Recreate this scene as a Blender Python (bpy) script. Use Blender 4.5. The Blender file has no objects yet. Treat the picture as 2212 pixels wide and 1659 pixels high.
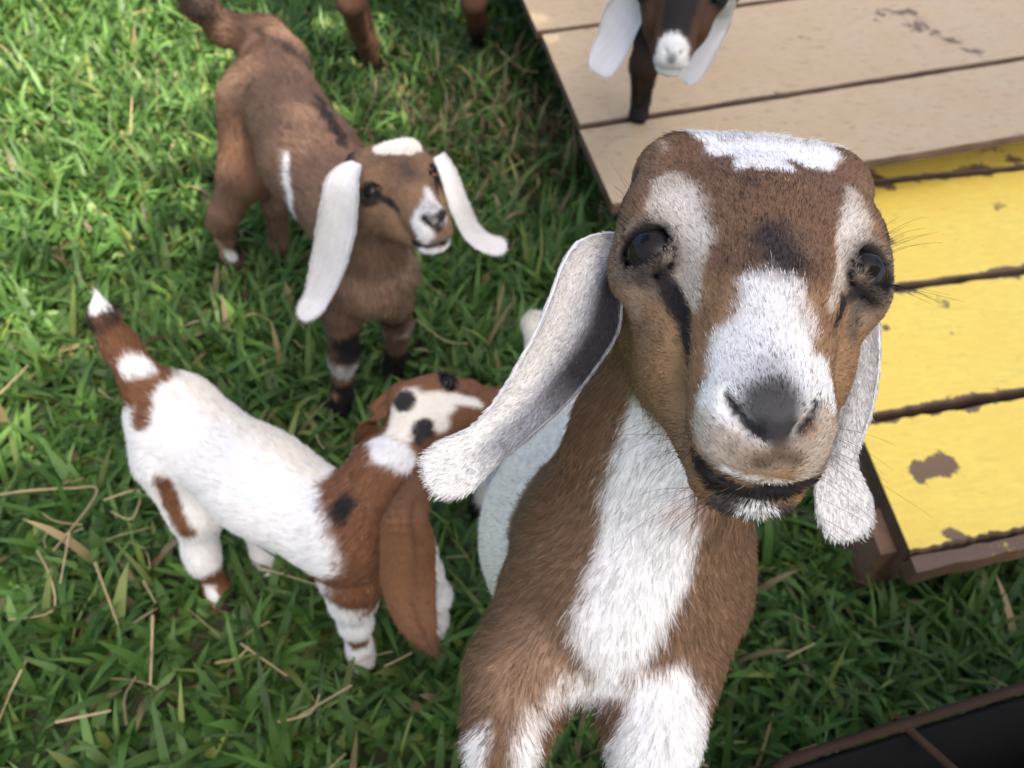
import bpy, math, random
import numpy as np

# ------------------------------------------------------------------ camera, sky, sun, exposure
SC = bpy.context.scene
COL = SC.collection
RES = np.random.RandomState
IW, IH, FPX = 2212.0, 1659.0, 1791.0            # picture size used for all surveyed points, focal length in those pixels
CAM_H, PITCH, ROLL = 0.85, math.radians(45), math.radians(8)

V = lambda *a: np.array(a, dtype=float)
fw = V(0, math.cos(PITCH), -math.sin(PITCH))
up0 = V(0, math.sin(PITCH), math.cos(PITCH))
rt = V(1, 0, 0)*math.cos(ROLL) + up0*math.sin(ROLL)
up = up0*math.cos(ROLL) - V(1, 0, 0)*math.sin(ROLL)
CP = V(0, 0, CAM_H)
CAMR = np.stack([rt, up, -fw], 1)               # columns: right, up, towards the viewer

def ray(u, v): return fw + rt*(u-IW/2)/FPX - up*(v-IH/2)/FPX
def pz(u, v, z):                                 # surveyed point at a known height
    r = ray(u, v); return CP + r*(z-CAM_H)/r[2]
def pd(u, v, d): return CP + ray(u, v)*d          # surveyed point at a known distance
def unit(v): return np.asarray(v, float)/np.linalg.norm(v)

cam = bpy.data.cameras.new('camera'); cam_o = bpy.data.objects.new('camera', cam); COL.objects.link(cam_o)
from mathutils import Matrix, Vector
M = Matrix.Identity(4)
for i in range(3):
    for j in range(3): M[i][j] = CAMR[i, j]
    M[i][3] = CP[i]
cam_o.matrix_world = M
cam.sensor_width = 36; cam.lens = 36*FPX/IW
cam.clip_start = 0.02; cam.clip_end = 400
cam.dof.use_dof = True; cam.dof.focus_distance = 0.30; cam.dof.aperture_fstop = 15.5
SC.camera = cam_o

SUN_EL, SUN_AZ = math.radians(56), math.radians(138)      # azimuth clockwise from +Y (the view direction)
to_sun = V(math.sin(SUN_AZ)*math.cos(SUN_EL), math.cos(SUN_AZ)*math.cos(SUN_EL), math.sin(SUN_EL))
world = bpy.data.worlds.new('World'); SC.world = world; world.use_nodes = True
nt = world.node_tree; bg = nt.nodes['Background']
sky = nt.nodes.new('ShaderNodeTexSky'); sky.sky_type = 'NISHITA'; sky.sun_disc = False
sky.sun_elevation = SUN_EL; sky.sun_rotation = SUN_AZ
sky.air_density = 0.8; sky.dust_density = 4.8; sky.ozone_density = 0.1
nt.links.new(sky.outputs[0], bg.inputs[0]); bg.inputs[1].default_value = 0.15
sl = bpy.data.lights.new('sun', 'SUN'); sl.energy = 5.0; sl.angle = math.radians(0.53); sl.color = (1, .93, .82)
so = bpy.data.objects.new('sun', sl); COL.objects.link(so)
so.rotation_euler = Vector(to_sun).to_track_quat('Z', 'Y').to_euler(); so.location = (3, -3, 6)
SC.view_settings.view_transform = 'Standard'; SC.view_settings.look = 'None'
SC.view_settings.gamma = 1; SC.view_settings.use_curve_mapping = False
SC.view_settings.exposure = 1.43
SC.render.engine = 'CYCLES'
SC.cycles_curves.shape = 'RIBBONS'

# ------------------------------------------------------------------ small helpers
def put(o, parent=None, label=None, cat=None, group=None, kind=None):
    COL.objects.link(o)
    if parent is not None:
        o.parent = parent; o.matrix_parent_inverse = Matrix.Translation(-parent.location)
    if label: o['label'] = label
    if cat: o['category'] = cat
    if group: o['group'] = group
    if kind: o['kind'] = kind
    return o
def empty(name, loc, **k):
    o = bpy.data.objects.new(name, None); o.empty_display_size = .05; o.location = tuple(loc)
    return put(o, **k)
def mesh_obj(name, verts, faces, mat, parent=None, smooth=False, cols=None, origin=None, **k):
    """verts in world space; origin: object location (kept so that children of an Empty stay in place)"""
    verts = np.asarray(verts, np.float32)
    me = bpy.data.meshes.new(name)
    if isinstance(faces, np.ndarray):
        n, kf = faces.shape
        me.vertices.add(len(verts)); me.vertices.foreach_set('co', (verts).ravel())
        me.loops.add(n*kf); me.loops.foreach_set('vertex_index', faces.astype(np.int32).ravel())
        me.polygons.add(n); me.polygons.foreach_set('loop_start', np.arange(n, dtype=np.int32)*kf)
        me.update(calc_edges=True)
    else:
        me.from_pydata([tuple(map(float, v)) for v in verts], [], [tuple(f) for f in faces]); me.update()
    if cols is not None:
        at = me.attributes.new('coat', 'FLOAT_COLOR', 'POINT')
        c4 = np.ones((len(verts), 4), np.float32); c4[:, :3] = cols; at.data.foreach_set('color', c4.ravel())
    if smooth: me.shade_smooth()
    if mat is not None: me.materials.append(mat)
    o = bpy.data.objects.new(name, me)
    return put(o, parent=parent, **k)

def prism(name, quad, thick, mat, parent=None, jit=0.0, seed=0, nseg=1, bev=0.0, side=None, **k):
    """board: quad = 4 top corners (a,b,c,d) in order round the board, extruded down; nseg slices along a-b, edges worn unevenly"""
    a, b, c, d = [np.asarray(q, float) for q in quad]
    r = RES(seed); T = np.linspace(0, 1, nseg+1)
    vs = []; fs = []
    n = unit(np.cross(b-a, d-a)); n = n if n[2] > 0 else -n
    w = unit(d-a); ins = bev+min(.016, np.linalg.norm(d-a)*.3)
    for t in T:
        p, q = a+(b-a)*t, d+(c-d)*t
        j1, j2 = (r.uniform(-1, 1, 2)*jit)
        p = p+w*j1; q = q+w*j2
        vs += [p-n*bev, p+w*bev, p+w*ins, q-w*ins, q-w*bev, q-n*bev, q-n*thick, p-n*thick]
    m = 8
    for i in range(nseg):
        for e in range(m):
            x0, x1 = i*m+e, i*m+(e+1) % m
            fs.append((x0, x0+m, x1+m, x1))
    fs.append(tuple(range(m))); fs.append(tuple(range(nseg*m, nseg*m+m))[::-1])
    o = mesh_obj(name, vs, fs, mat, parent, **k)
    import bmesh
    bm = bmesh.new(); bm.from_mesh(o.data); bmesh.ops.recalc_face_normals(bm, faces=bm.faces); bm.to_mesh(o.data); bm.free()
    if side is not None:
        at = o.data.attributes.new('wear', 'FLOAT', 'POINT'); wr = np.tile([1, 1, 0, 0, 1, 1, 1, 1], nseg+1).astype(np.float32); at.data.foreach_set('value', wr)
    if side is not None:                        # bare timber on the cut edges, paint on the face
        o.data.materials.append(side)
        for p in o.data.polygons: p.material_index = 0 if p.normal.z > .85 else 1
    return o

class NT:
    def __init__(s, name):
        s.m = bpy.data.materials.new(name); s.m.use_nodes = True; s.t = s.m.node_tree
        s.b = s.t.nodes['Principled BSDF']; s.out = s.t.nodes['Material Output']
    def n(s, typ, **k):
        x = s.t.nodes.new(typ)
        for a, v in k.items():
            if a.startswith('i_'):
                kk = a[2:]; kk = int(kk) if kk.isdigit() else kk.replace('_', ' ')
                x.inputs[kk].default_value = v
            else: setattr(x, a, v)
        return x
    def l(s, a, b): s.t.links.new(a, b)
    def ramp(s, fac, stops):
        r = s.n('ShaderNodeValToRGB'); e = r.color_ramp.elements
        while len(e) < len(stops): e.new(.5)
        for el, (p, c) in zip(e, stops): el.position = p; el.color = (*c, 1) if len(c) == 3 else c
        s.l(fac, r.inputs[0]); return r.outputs[0]
    def mix(s, f, a, b):
        x = s.n('ShaderNodeMix', data_type='RGBA')
        if isinstance(f, float): x.inputs[0].default_value = f
        else: s.l(f, x.inputs[0])
        for v, i in ((a, 6), (b, 7)):
            if isinstance(v, tuple): x.inputs[i].default_value = (*v, 1)
            else: s.l(v, x.inputs[i])
        return x.outputs[2]
    def noise(s, vec, scale, detail=4, rough=.55, dist=0.0):
        x = s.n('ShaderNodeTexNoise', i_Scale=scale, i_Detail=detail, i_Roughness=rough, i_Distortion=dist)
        if vec is not None: s.l(vec, x.inputs['Vector'])
        return x.outputs[0]
    def bump(s, h, strength, dist):
        x = s.n('ShaderNodeBump', i_Strength=strength, i_Distance=dist); s.l(h, x.inputs['Height']); s.l(x.outputs[0], s.b.inputs['Normal'])
# ------------------------------------------------------------------ materials
def mat_fur():
    n = NT('coat_hair'); a = n.n('ShaderNodeAttribute', attribute_name='coat')
    n.l(a.outputs['Color'], n.b.inputs['Base Color']); n.b.inputs['Roughness'].default_value = .55
    n.b.inputs['Specular IOR Level'].default_value = .28
    tr = n.n('ShaderNodeBsdfTranslucent'); n.l(a.outputs['Color'], tr.inputs[0])
    mx = n.n('ShaderNodeMixShader', i_0=.22); n.l(n.b.outputs[0], mx.inputs[1]); n.l(tr.outputs[0], mx.inputs[2]); n.l(mx.outputs[0], n.out.inputs[0])
    return n.m
def mat_skin():
    n = NT('coat_skin'); a = n.n('ShaderNodeAttribute', attribute_name='coat')
    tc = n.n('ShaderNodeTexCoord')
    ns = n.noise(tc.outputs['Object'], 420, 3, .7)
    n.l(n.mix(n.ramp(ns, [(.35, (.0,)*3), (.65, (1,)*3)]), a.outputs['Color'], a.outputs['Color']), n.b.inputs['Base Color'])
    n.b.inputs['Roughness'].default_value = .75; n.b.inputs['Specular IOR Level'].default_value = .2
    n.bump(ns, .35, .002)
    return n.m
def mat_nosehorn(name, c, rough):
    n = NT(name); tc = n.n('ShaderNodeTexCoord'); ns = n.noise(tc.outputs['Object'], 300, 4)
    n.l(n.mix(ns, tuple(x*.6 for x in c), tuple(min(1, x*1.5) for x in c)), n.b.inputs['Base Color']); n.b.inputs['Roughness'].default_value = rough
    n.bump(ns, .4, .001); return n.m
def mat_eye():
    n = NT('eyeball'); a = n.n('ShaderNodeAttribute', attribute_name='coat')
    n.l(a.outputs['Color'], n.b.inputs['Base Color']); n.b.inputs['Roughness'].default_value = .25; n.b.inputs['Specular IOR Level'].default_value = 0
    n.b.inputs['Coat Weight'].default_value = .6; n.b.inputs['Coat Roughness'].default_value = .02; n.b.inputs['Coat IOR'].default_value = 1.38
    return n.m
def mat_paint(name, base, dark, wood, chip, grime, seed, edge=.22, worn=()):
    """brushed floor paint over timber: worn through in patches, dirt in the brush marks"""
    n = NT(name); tc = n.n('ShaderNodeTexCoord'); mp = n.n('ShaderNodeMapping'); n.l(tc.outputs['Object'], mp.inputs[0])
    mp.inputs['Location'].default_value = (seed*3.1, seed*1.7, 0); mp.inputs['Rotation'].default_value = (0, 0, -.33)
    st = n.n('ShaderNodeMapping'); n.l(mp.outputs[0], st.inputs[0]); st.inputs['Scale'].default_value = (.28, 1, 1)
    big = n.noise(mp.outputs[0], 9, 5, .6); fine = n.noise(st.outputs[0], 120, 6, .7); grain = n.noise(st.outputs[0], 55, 5, .65, .6)
    col = n.mix(n.ramp(fine, [(.3, (0,)*3), (.75, (1,)*3)]), tuple(min(.95, x*1.04) for x in base), tuple(x*.80 for x in base))
    col = n.mix(n.ramp(big, [(.35, (0,)*3), (.8, (1,)*3)]), col, tuple(x*y for x, y in zip(base, (.93, .86, .75))))
    sp = n.noise(st.outputs[0], 95, 8, .75, .3)
    spm = n.ramp(sp, [(1-grime, (0,)*3), (1-grime+.09, (.75,)*3)])
    col = n.mix(spm, col, dark)
    ch0 = n.noise(mp.outputs[0], 5.5, 14, .68, .15); ch1 = n.noise(mp.outputs[0], 2.1, 2, .5)
    chx = n.n('ShaderNodeMath', operation='MULTIPLY_ADD'); n.l(ch1, chx.inputs[0]); chx.inputs[1].default_value = .35; n.l(ch0, chx.inputs[2]); chy = n.n('ShaderNodeMath', operation='SUBTRACT'); n.l(chx.outputs[0], chy.inputs[0]); chy.inputs[1].default_value = .175; ch = chy.outputs[0]
    for wp, wr in worn:                                     # patches rubbed through to the timber
        dv = n.n('ShaderNodeVectorMath', operation='DISTANCE'); n.l(tc.outputs['Object'], dv.inputs[0]); dv.inputs[1].default_value = tuple(wp)
        mr = n.n('ShaderNodeMapRange'); n.l(dv.outputs['Value'], mr.inputs[0]); mr.inputs[1].default_value = 0; mr.inputs[2].default_value = wr; mr.inputs[3].default_value = .15; mr.inputs[4].default_value = 0
        ad = n.n('ShaderNodeMath', operation='ADD'); n.l(ch, ad.inputs[0]); n.l(mr.outputs[0], ad.inputs[1]); ch = ad.outputs[0]
    chm = n.ramp(ch, [(1-chip, (0,)*3), (1-chip+.012, (1,)*3)])
    wa = n.n('ShaderNodeAttribute', attribute_name='wear'); en = n.noise(mp.outputs[0], 22, 8, .65)
    ws = n.n('ShaderNodeMath', operation='MULTIPLY_ADD'); n.l(wa.outputs['Fac'], ws.inputs[0]); ws.inputs[1].default_value = edge; n.l(en, ws.inputs[2])
    wm = n.ramp(ws.outputs[0], [(.74, (0,)*3), (.76, (1,)*3)]); mxm = n.n('ShaderNodeMath', operation='MAXIMUM'); n.l(chm, mxm.inputs[0]); n.l(wm, mxm.inputs[1]); chm = mxm.outputs[0]
    woodc = n.mix(grain, tuple(x*.6 for x in wood), wood)
    n.l(n.mix(chm, col, woodc), n.b.inputs['Base Color'])
    n.b.inputs['Roughness'].default_value = .62
    hh = n.n('ShaderNodeMath', operation='MULTIPLY_ADD'); n.l(chm, hh.inputs[0]); hh.inputs[1].default_value = -1.2; n.l(fine, hh.inputs[2])
    n.bump(hh.outputs[0], .35, .002)
    return n.m
def mat_wood(name, c1, c2):
    n = NT(name); tc = n.n('ShaderNodeTexCoord'); st = n.n('ShaderNodeMapping'); n.l(tc.outputs['Object'], st.inputs[0]); st.inputs['Scale'].default_value = (.2, 1, 1.3)
    g = n.noise(st.outputs[0], 60, 6, .7, .8); b = n.noise(tc.outputs['Object'], 14, 4)
    c = n.mix(g, c1, c2); c = n.mix(n.ramp(b, [(.4, (0,)*3), (.75, (.8,)*3)]), c, tuple(x*.35 for x in c1))
    n.l(c, n.b.inputs['Base Color']); n.b.inputs['Roughness'].default_value = .8; n.bump(g, .5, .002); return n.m
def mat_soil():
    n = NT('soil'); tc = n.n('ShaderNodeTexCoord'); a = n.noise(tc.outputs['Object'], 38, 8, .7); b = n.noise(tc.outputs['Object'], 3.5, 4)
    c = n.mix(a, (.022, .017, .011), (.085, .065, .038)); c = n.mix(n.ramp(b, [(.3, (0,)*3), (.6, (1,)*3)]), c, (.035, .060, .016))
    n.l(c, n.b.inputs['Base Color']); n.b.inputs['Roughness'].default_value = .95; n.bump(a, .8, .01); return n.m
def mat_leafy(name, trans, rough=.5):
    n = NT(name); a = n.n('ShaderNodeAttribute', attribute_name='coat'); n.l(a.outputs['Color'], n.b.inputs['Base Color'])
    n.b.inputs['Roughness'].default_value = rough; n.b.inputs['Specular IOR Level'].default_value = .35
    tr = n.n('ShaderNodeBsdfTranslucent'); g = n.n('ShaderNodeHueSaturation', i_Saturation=1.1, i_Value=1.25); n.l(a.outputs['Color'], g.inputs['Color']); n.l(g.outputs[0], tr.inputs[0])
    mx = n.n('ShaderNodeMixShader', i_0=trans); n.l(n.b.outputs[0], mx.inputs[1]); n.l(tr.outputs[0], mx.inputs[2]); n.l(mx.outputs[0], n.out.inputs[0]); return n.m
def mat_plain(name, c, rough, noise=0, metal=0):
    n = NT(name); n.b.inputs['Roughness'].default_value = rough; n.b.inputs['Metallic'].default_value = metal
    tc = n.n('ShaderNodeTexCoord'); ns = n.noise(tc.outputs['Object'], 90, 6, .7)
    n.l(n.mix(ns, tuple(x*.55 for x in c), tuple(min(1, x*1.4) for x in c)), n.b.inputs['Base Color']); n.bump(ns, .3, .001); n.b.inputs['Specular IOR Level'].default_value = .08 if max(c) < .02 else .15; return n.m
M_FUR, M_SKIN, M_EYE = mat_fur(), mat_skin(), mat_eye()
M_TAN = mat_paint('tan_floor_paint', (.50, .375, .225), (.20, .13, .075), (.17, .105, .06), .36, .44, 1, .12)
M_YEL = mat_paint('yellow_floor_paint', (.94, .69, .12), (.55, .38, .08), (.23, .135, .065), .385, .415, 2, .24, [(pz(1985, 1025, .11), .046), (pz(2040, 1005, .11), .042), (pz(2155, 455, .11), .06), (pz(2062, 1158, .11), .034), (pz(1905, 385, .11), .06), (pz(2120, 372, .11), .06)])
M_WOODD = mat_wood('weathered_timber', (.085, .05, .028), (.17, .10, .058))
M_WOODB = mat_wood('bare_brown_timber', (.16, .085, .042), (.27, .155, .085))
M_SOIL = mat_soil(); M_GRASS = mat_leafy('grass_blade', .32); M_LEAF = mat_leafy('tree_leaf', .35); M_STRAW = mat_leafy('dry_straw', .15, .7)
M_BLACK = mat_plain('black_plastic', (.005, .005, .005), .85); M_RUST = mat_plain('rusted_steel', (.030, .017, .011), .9)
M_BARK = mat_wood('bark', (.10, .075, .055), (.2, .16, .12))

# ------------------------------------------------------------------ ground, grass, straw
g = np.linspace(-1, 1, 61); gx, gy = np.meshgrid(np.sign(g)*np.abs(g)**3*60, np.sign(g)*np.abs(g)**3*60+.8)
def gz(x, y): return .006*np.sin(7*x+1)*np.sin(6*y+2)+.004*np.sin(17*x+3*y)
gv = np.stack([gx, gy, gz(gx, gy)*(np.hypot(gx, gy) < 5)-.004], -1).reshape(-1, 3)
ii = np.arange(61*61).reshape(61, 61); gf = np.stack([ii[:-1, :-1], ii[:-1, 1:], ii[1:, 1:], ii[1:, :-1]], -1).reshape(-1, 4)
mesh_obj('ground', gv, gf, M_SOIL, kind='structure', smooth=True)

def visible(P, pad=120):
    q = P-CP; d = q@fw; u = IW/2+FPX*(q@rt)/d; v = IH/2-FPX*(q@up)/d
    return (d > .1) & (u > -pad) & (u < IW+pad) & (v > -pad) & (v < IH+pad)

def blades(base, L, Wd, az, lean, curl, nseg=4, twist=None):
    """strips standing on base; lean = angle from vertical at the foot, curl = further bend to the tip"""
    N = len(base); t = np.linspace(0, 1, nseg+1)
    ang = lean[:, None]+curl[:, None]*t[None]
    ds = L[:, None]/nseg
    hx = np.concatenate([np.zeros((N, 1)), np.cumsum(np.sin(ang[:, :-1])*ds, 1)], 1); hz = np.concatenate([np.zeros((N, 1)), np.cumsum(np.cos(ang[:, :-1])*ds, 1)], 1)
    d = np.stack([np.cos(az), np.sin(az)], -1); s = np.stack([-np.sin(az), np.cos(az)], -1)
    C = np.zeros((N, nseg+1, 3)); C[..., :2] = base[:, None, :2]+d[:, None]*hx[..., None]; C[..., 2] = base[:, 2, None]+np.maximum(hz, -.0+.004*t)
    prof = np.array([.7, 1., .92, .62, .0]) if nseg == 4 else np.interp(t, [0, .25, .6, 1], [.7, 1, .8, 0])
    w = Wd[:, None]*prof[None]*.5
    tw = (twist[:, None]*t[None]) if twist is not None else np.zeros((N, nseg+1))
    side = np.zeros((N, nseg+1, 3)); side[..., :2] = s[:, None]*np.cos(tw)[..., None]; side[..., 2] = np.sin(tw)
    Lf = C-side*w[..., None]; Rt = C+side*w[..., None]
    verts = np.concatenate([Lf[:, :-1], Rt[:, :-1], C[:, -1:]], 1).reshape(-1, 3)      # per blade: nseg left, nseg right, tip
    m = 2*nseg+1; o = (np.arange(N)*m)[:, None]; f = []
    for i in range(nseg-1):
        f.append(o+np.array([[i, nseg+i, nseg+i+1]])); f.append(o+np.array([[i, nseg+i+1, i+1]]))
    f.append(o+np.array([[nseg-1, 2*nseg-1, 2*nseg]]))
    return verts, np.concatenate(f, 0), m

def build_grass():
    r = RES(7)
    n = 270000
    P = np.stack([r.uniform(-2.1, 2.3, n), r.uniform(-.1, 3.1, n), np.zeros(n)], 1)
    vis = visible(P, 160)
    n2 = 120000                                              # the lawn goes on, a little thinner, all round
    P2 = np.stack([r.uniform(-2.9, 3.1, n2), r.uniform(-1.3, 3.9, n2), np.zeros(n2)], 1); P2 = P2[~visible(P2, 150) | (np.abs(P2[:, 0]-.1) > 2.15)]
    P = np.concatenate([P, P2]); vis = np.r_[vis, np.ones(len(P2), bool)]; n = len(P)
    tc, t1 = pz(1618, 1668, .26), pz(2212, 1484, .26); te = unit((t1-tc)*V(1, 1, 0)); tf = V(-te[1], te[0], 0); a_, b_ = (P-tc*V(1, 1, 0))@te, (P-tc*V(1, 1, 0))@tf
    vis &= ~((a_ > .0) & (a_ < .52) & (b_ > -.34) & (b_ < 0))           # no blades inside the tub
    clump = .5+.5*np.sin(P[:, 0]*9+2*np.sin(P[:, 1]*7))*np.sin(P[:, 1]*11+1.5*np.sin(P[:, 0]*8+1))
    thin = np.exp(-(((P[:, 0]+.05)/.3)**2+((P[:, 1]-1.55)/.28)**2))          # trampled dry patch by the platform
    keep = vis & (r.uniform(0, 1, n) < (.52+.48*clump)*(1-.45*thin)*np.where(P[:, 1] > 1.5, .75, 1)); P = P[keep]; clump = clump[keep]; thin = thin[keep]; n = len(P)
    P[:, 2] = gz(P[:, 0], P[:, 1])-.004
    # blades gather in tufts that point the same way
    az = r.uniform(0, 6.283, n)
    L = r.gamma(6, .0098, n)*(.75+.5*clump); L = np.clip(L, .02, .115)
    for h_ in ((510, 572), (735, 885), (850, 795), (484, 1300), (782, 1420), (807, 143), (1036, 92), (1042, 1092)):      # trodden down round the hooves
        q = pz(*h_, 0)-V(0, .03, 0); L *= 1-.62*np.exp(-(((P-q)[:, :2]**2).sum(1))/.045**2)
    Wd = np.clip(r.normal(.0078, .0029, n), .002, .0145)
    lean = np.abs(r.normal(.68, .38, n)); curl = np.abs(r.normal(1.0, .5, n))
    v, f, m = blades(P, L, Wd, az, lean, curl, 4, r.normal(0, .5, n))
    gA, gB, gC, gD = V(.038, .095, .018), V(.110, .208, .044), V(.20, .255, .062), V(.26, .20, .10)
    a = r.uniform(0, 1, n)[:, None]; c = gA*(1-a)+gB*a
    y = (r.uniform(0, 1, n) < .09)[:, None]; c = np.where(y, gC*(.6+.5*a), c)
    dd = (r.uniform(0, 1, n) < .03+.40*thin)[:, None]; c = np.where(dd, gD*(.5+.8*a), c)
    c = c*r.uniform(.65, 1.25, n)[:, None]
    mesh_obj('grass', v, f, M_GRASS, cols=np.repeat(c, m, 0), kind='stuff', label='green broad bladed grass covering the ground', cat='grass', smooth=True)
    print('grass blades', n)
build_grass()

def tube(pts, rad, nside=6, closed=False):
    pts = np.asarray(pts, float); n = len(pts); rad = np.broadcast_to(rad, (n,))
    tg = np.gradient(pts, axis=0) if not closed else np.roll(pts, -1, 0)-np.roll(pts, 1, 0)
    tg /= np.linalg.norm(tg, axis=1)[:, None]+1e-12
    ref = V(0, 0, 1); a = np.cross(tg, ref); bad = np.linalg.norm(a, axis=1) < 1e-3; a[bad] = np.cross(tg[bad], V(1, 0, 0)); a /= np.linalg.norm(a, axis=1)[:, None]; b = np.cross(tg, a)
    th = np.linspace(0, 2*np.pi, nside, endpoint=False)
    vs = (pts[:, None]+rad[:, None, None]*(a[:, None]*np.cos(th)[None, :, None]+b[:, None]*np.sin(th)[None, :, None])).reshape(-1, 3)
    fs = []
    for i in range(n if closed else n-1):
        i2 = (i+1) % n
        for k in range(nside):
            k2 = (k+1) % nside; fs.append((i*nside+k, i2*nside+k, i2*nside+k2, i*nside+k2))
    if not closed: fs += [tuple(range(nside))[::-1], tuple(range((n-1)*nside, n*nside))]
    return vs, fs
def spline(pts, n):
    pts = np.asarray(pts, float); m = len(pts); t = np.linspace(0, m-1, n); i = np.clip(t.astype(int), 0, m-2); f = (t-i)[:, None]
    g_ = lambda k: pts[np.clip(k, 0, m-1)]
    p0, p1, p2, p3 = g_(i-1), g_(i), g_(i+1), g_(i+2)
    return .5*((2*p1)+(-p0+p2)*f+(2*p0-5*p1+4*p2-p3)*f*f+(-p0+3*p1-3*p2+p3)*f**3)

def build_straw():
    r = RES(3); VS = []; FS = []; CS = []; off = 0
    lines = [  # longer dry stalks lying on the grass, as seen
        [(0, 1068), (60, 1060), (150, 1055), (210, 1062), (115, 1190)], [(225, 1080), (300, 1060), (285, 1120), (240, 1105)], [(80, 1190), (110, 1250), (112, 1320), (20, 1338)],
        [(205, 1215), (255, 1350)], [(310, 1255), (335, 1300)], [(330, 1330), (325, 1480)], [(120, 1560), (240, 1535)], [(560, 1225), (690, 1265)], [(520, 1390), (620, 1460)],
        [(600, 1560), (670, 1540), (690, 1500)], [(830, 1440), (890, 1410)], [(340, 150), (338, 240)], [(285, 210), (282, 290)], [(900, 690), (960, 735), (1010, 742)],
        [(1080, 110), (1130, 150), (1165, 155)], [(1165, 75), (1100, 130), (1060, 160)], [(985, 95), (975, 130)], [(1010, 770), (1050, 755)], [(0, 850), (60, 790)],
        [(560, 300), (520, 330)], [(1480, 1640), (1530, 1655)], [(150, 1150), (130, 1260)], [(60, 1420), (20, 1500)], [(760, 1480), (640, 1550)], [(1700, 1420), (1760, 1390)]]
    for ln in lines:
        P = np.array([pz(u, v, .05+r.uniform(-.012, .015)) for u, v in ln])
        pts = spline(P, 4*len(P)) if len(P) > 2 else np.linspace(P[0], P[1], 6)
        vs, fs = tube(pts, r.uniform(.0008, .0016)*np.linspace(1, .7, len(pts)), 5); VS.append(vs); FS += [tuple(x+off for x in f) for f in fs]; off += len(vs)
        c = V(.48, .37, .20)*r.uniform(.7, 1.2); CS.append(np.tile(c, (len(vs), 1)))
    for k in range(170):                                      # short bits of chaff
        u, v = r.uniform(-50, 2260), r.uniform(-50, 1700); p = pz(u, v, r.uniform(.02, .05)); a = r.uniform(0, 6.28); L = r.uniform(.015, .06)
        q = p+L*V(math.cos(a), math.sin(a), r.uniform(-.3, .3)); mid = (p+q)/2+r.uniform(-.2, .2, 3)*L
        vs, fs = tube(spline([p, mid, q], 6), r.uniform(.0005, .0011), 4); VS.append(vs); FS += [tuple(x+off for x in f) for f in fs]; off += len(vs)
        CS.append(np.tile(V(.42, .33, .18)*r.uniform(.5, 1.1), (len(vs), 1)))
    mesh_obj('straw_litter', np.concatenate(VS), FS, M_STRAW, cols=np.concatenate(CS), kind='stuff', label='pale dry straw stalks scattered over the grass', cat='straw')
build_straw()

# ------------------------------------------------------------------ raised platforms
def lerp2(a, b, t): return a+(b-a)*t
def build_tan(z=.20):
    root = empty('tan_platform', pz(1310, 430, 0), label='tan painted plank platform on which the black faced kid stands', cat='platform')
    # plank joints: a point on the left edge and one at the right margin
    L = [(1095, -90), (1166, 70), (1252, 275), (1330, 448)]; R = [(2212, -262), (2212, -72), (2212, 125), (2212, 297)]
    pts = [(pz(*l, z), pz(*r, z)) for l, r in zip(L, R)]
    d0 = unit(pts[1][1]-pts[1][0])
    # carry the planks on past the right margin, and add two more at the back
    st = pts[0][0]-pts[1][0]; st2 = pts[0][1]-pts[1][1]
    pts = [(pts[0][0]+st*1.0, pts[0][1]+st2*1.0)]+pts
    ext = [(l, l+(r-l)*1.45) for l, r in pts]
    for i in range(len(ext)-1):
        a, b = ext[i+1]; d, c = ext[i]
        gap = .0068
        w = unit(d-a); q = [a+w*gap, b+w*gap, c-w*gap, d-w*gap]
        dx = unit(a-b)*[.0, .004, -.003, .002][i % 4]
        q[0] = q[0]+dx; q[3] = q[3]+dx
        prism('plank', q, .015, M_TAN, root, jit=.0016, seed=i, nseg=40, bev=.003, side=M_WOODD)
    # joists under the planks, side board and legs
    a, d = ext[-1][0], ext[0][0]; e = unit(ext[2][1]-ext[2][0]); dn = V(0, 0, -.0175)
    for t in (.09, .45, .9):
        o = e*t*1.0
        prism('joist', [a+o+dn+unit(d-a)*.004, d+o+dn, d+o+e*.035+dn, a+o+e*.035+dn+unit(d-a)*.004], .07, M_WOODD, root, seed=9, nseg=4)
    for t, s in ((.10, .10), (.52, .10), (.93, .06), (.03, .88), (.97, .88)):
        p = lerp2(a, d, t)+e*s+e*.004; f = unit(d-a)
        p = p+V(0, 0, -.088)
        prism('leg', [p, p+f*.045, p+f*.045+e*.045, p+e*.045], z-.088+.01, M_WOODB, root)
    return root
build_tan()
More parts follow.
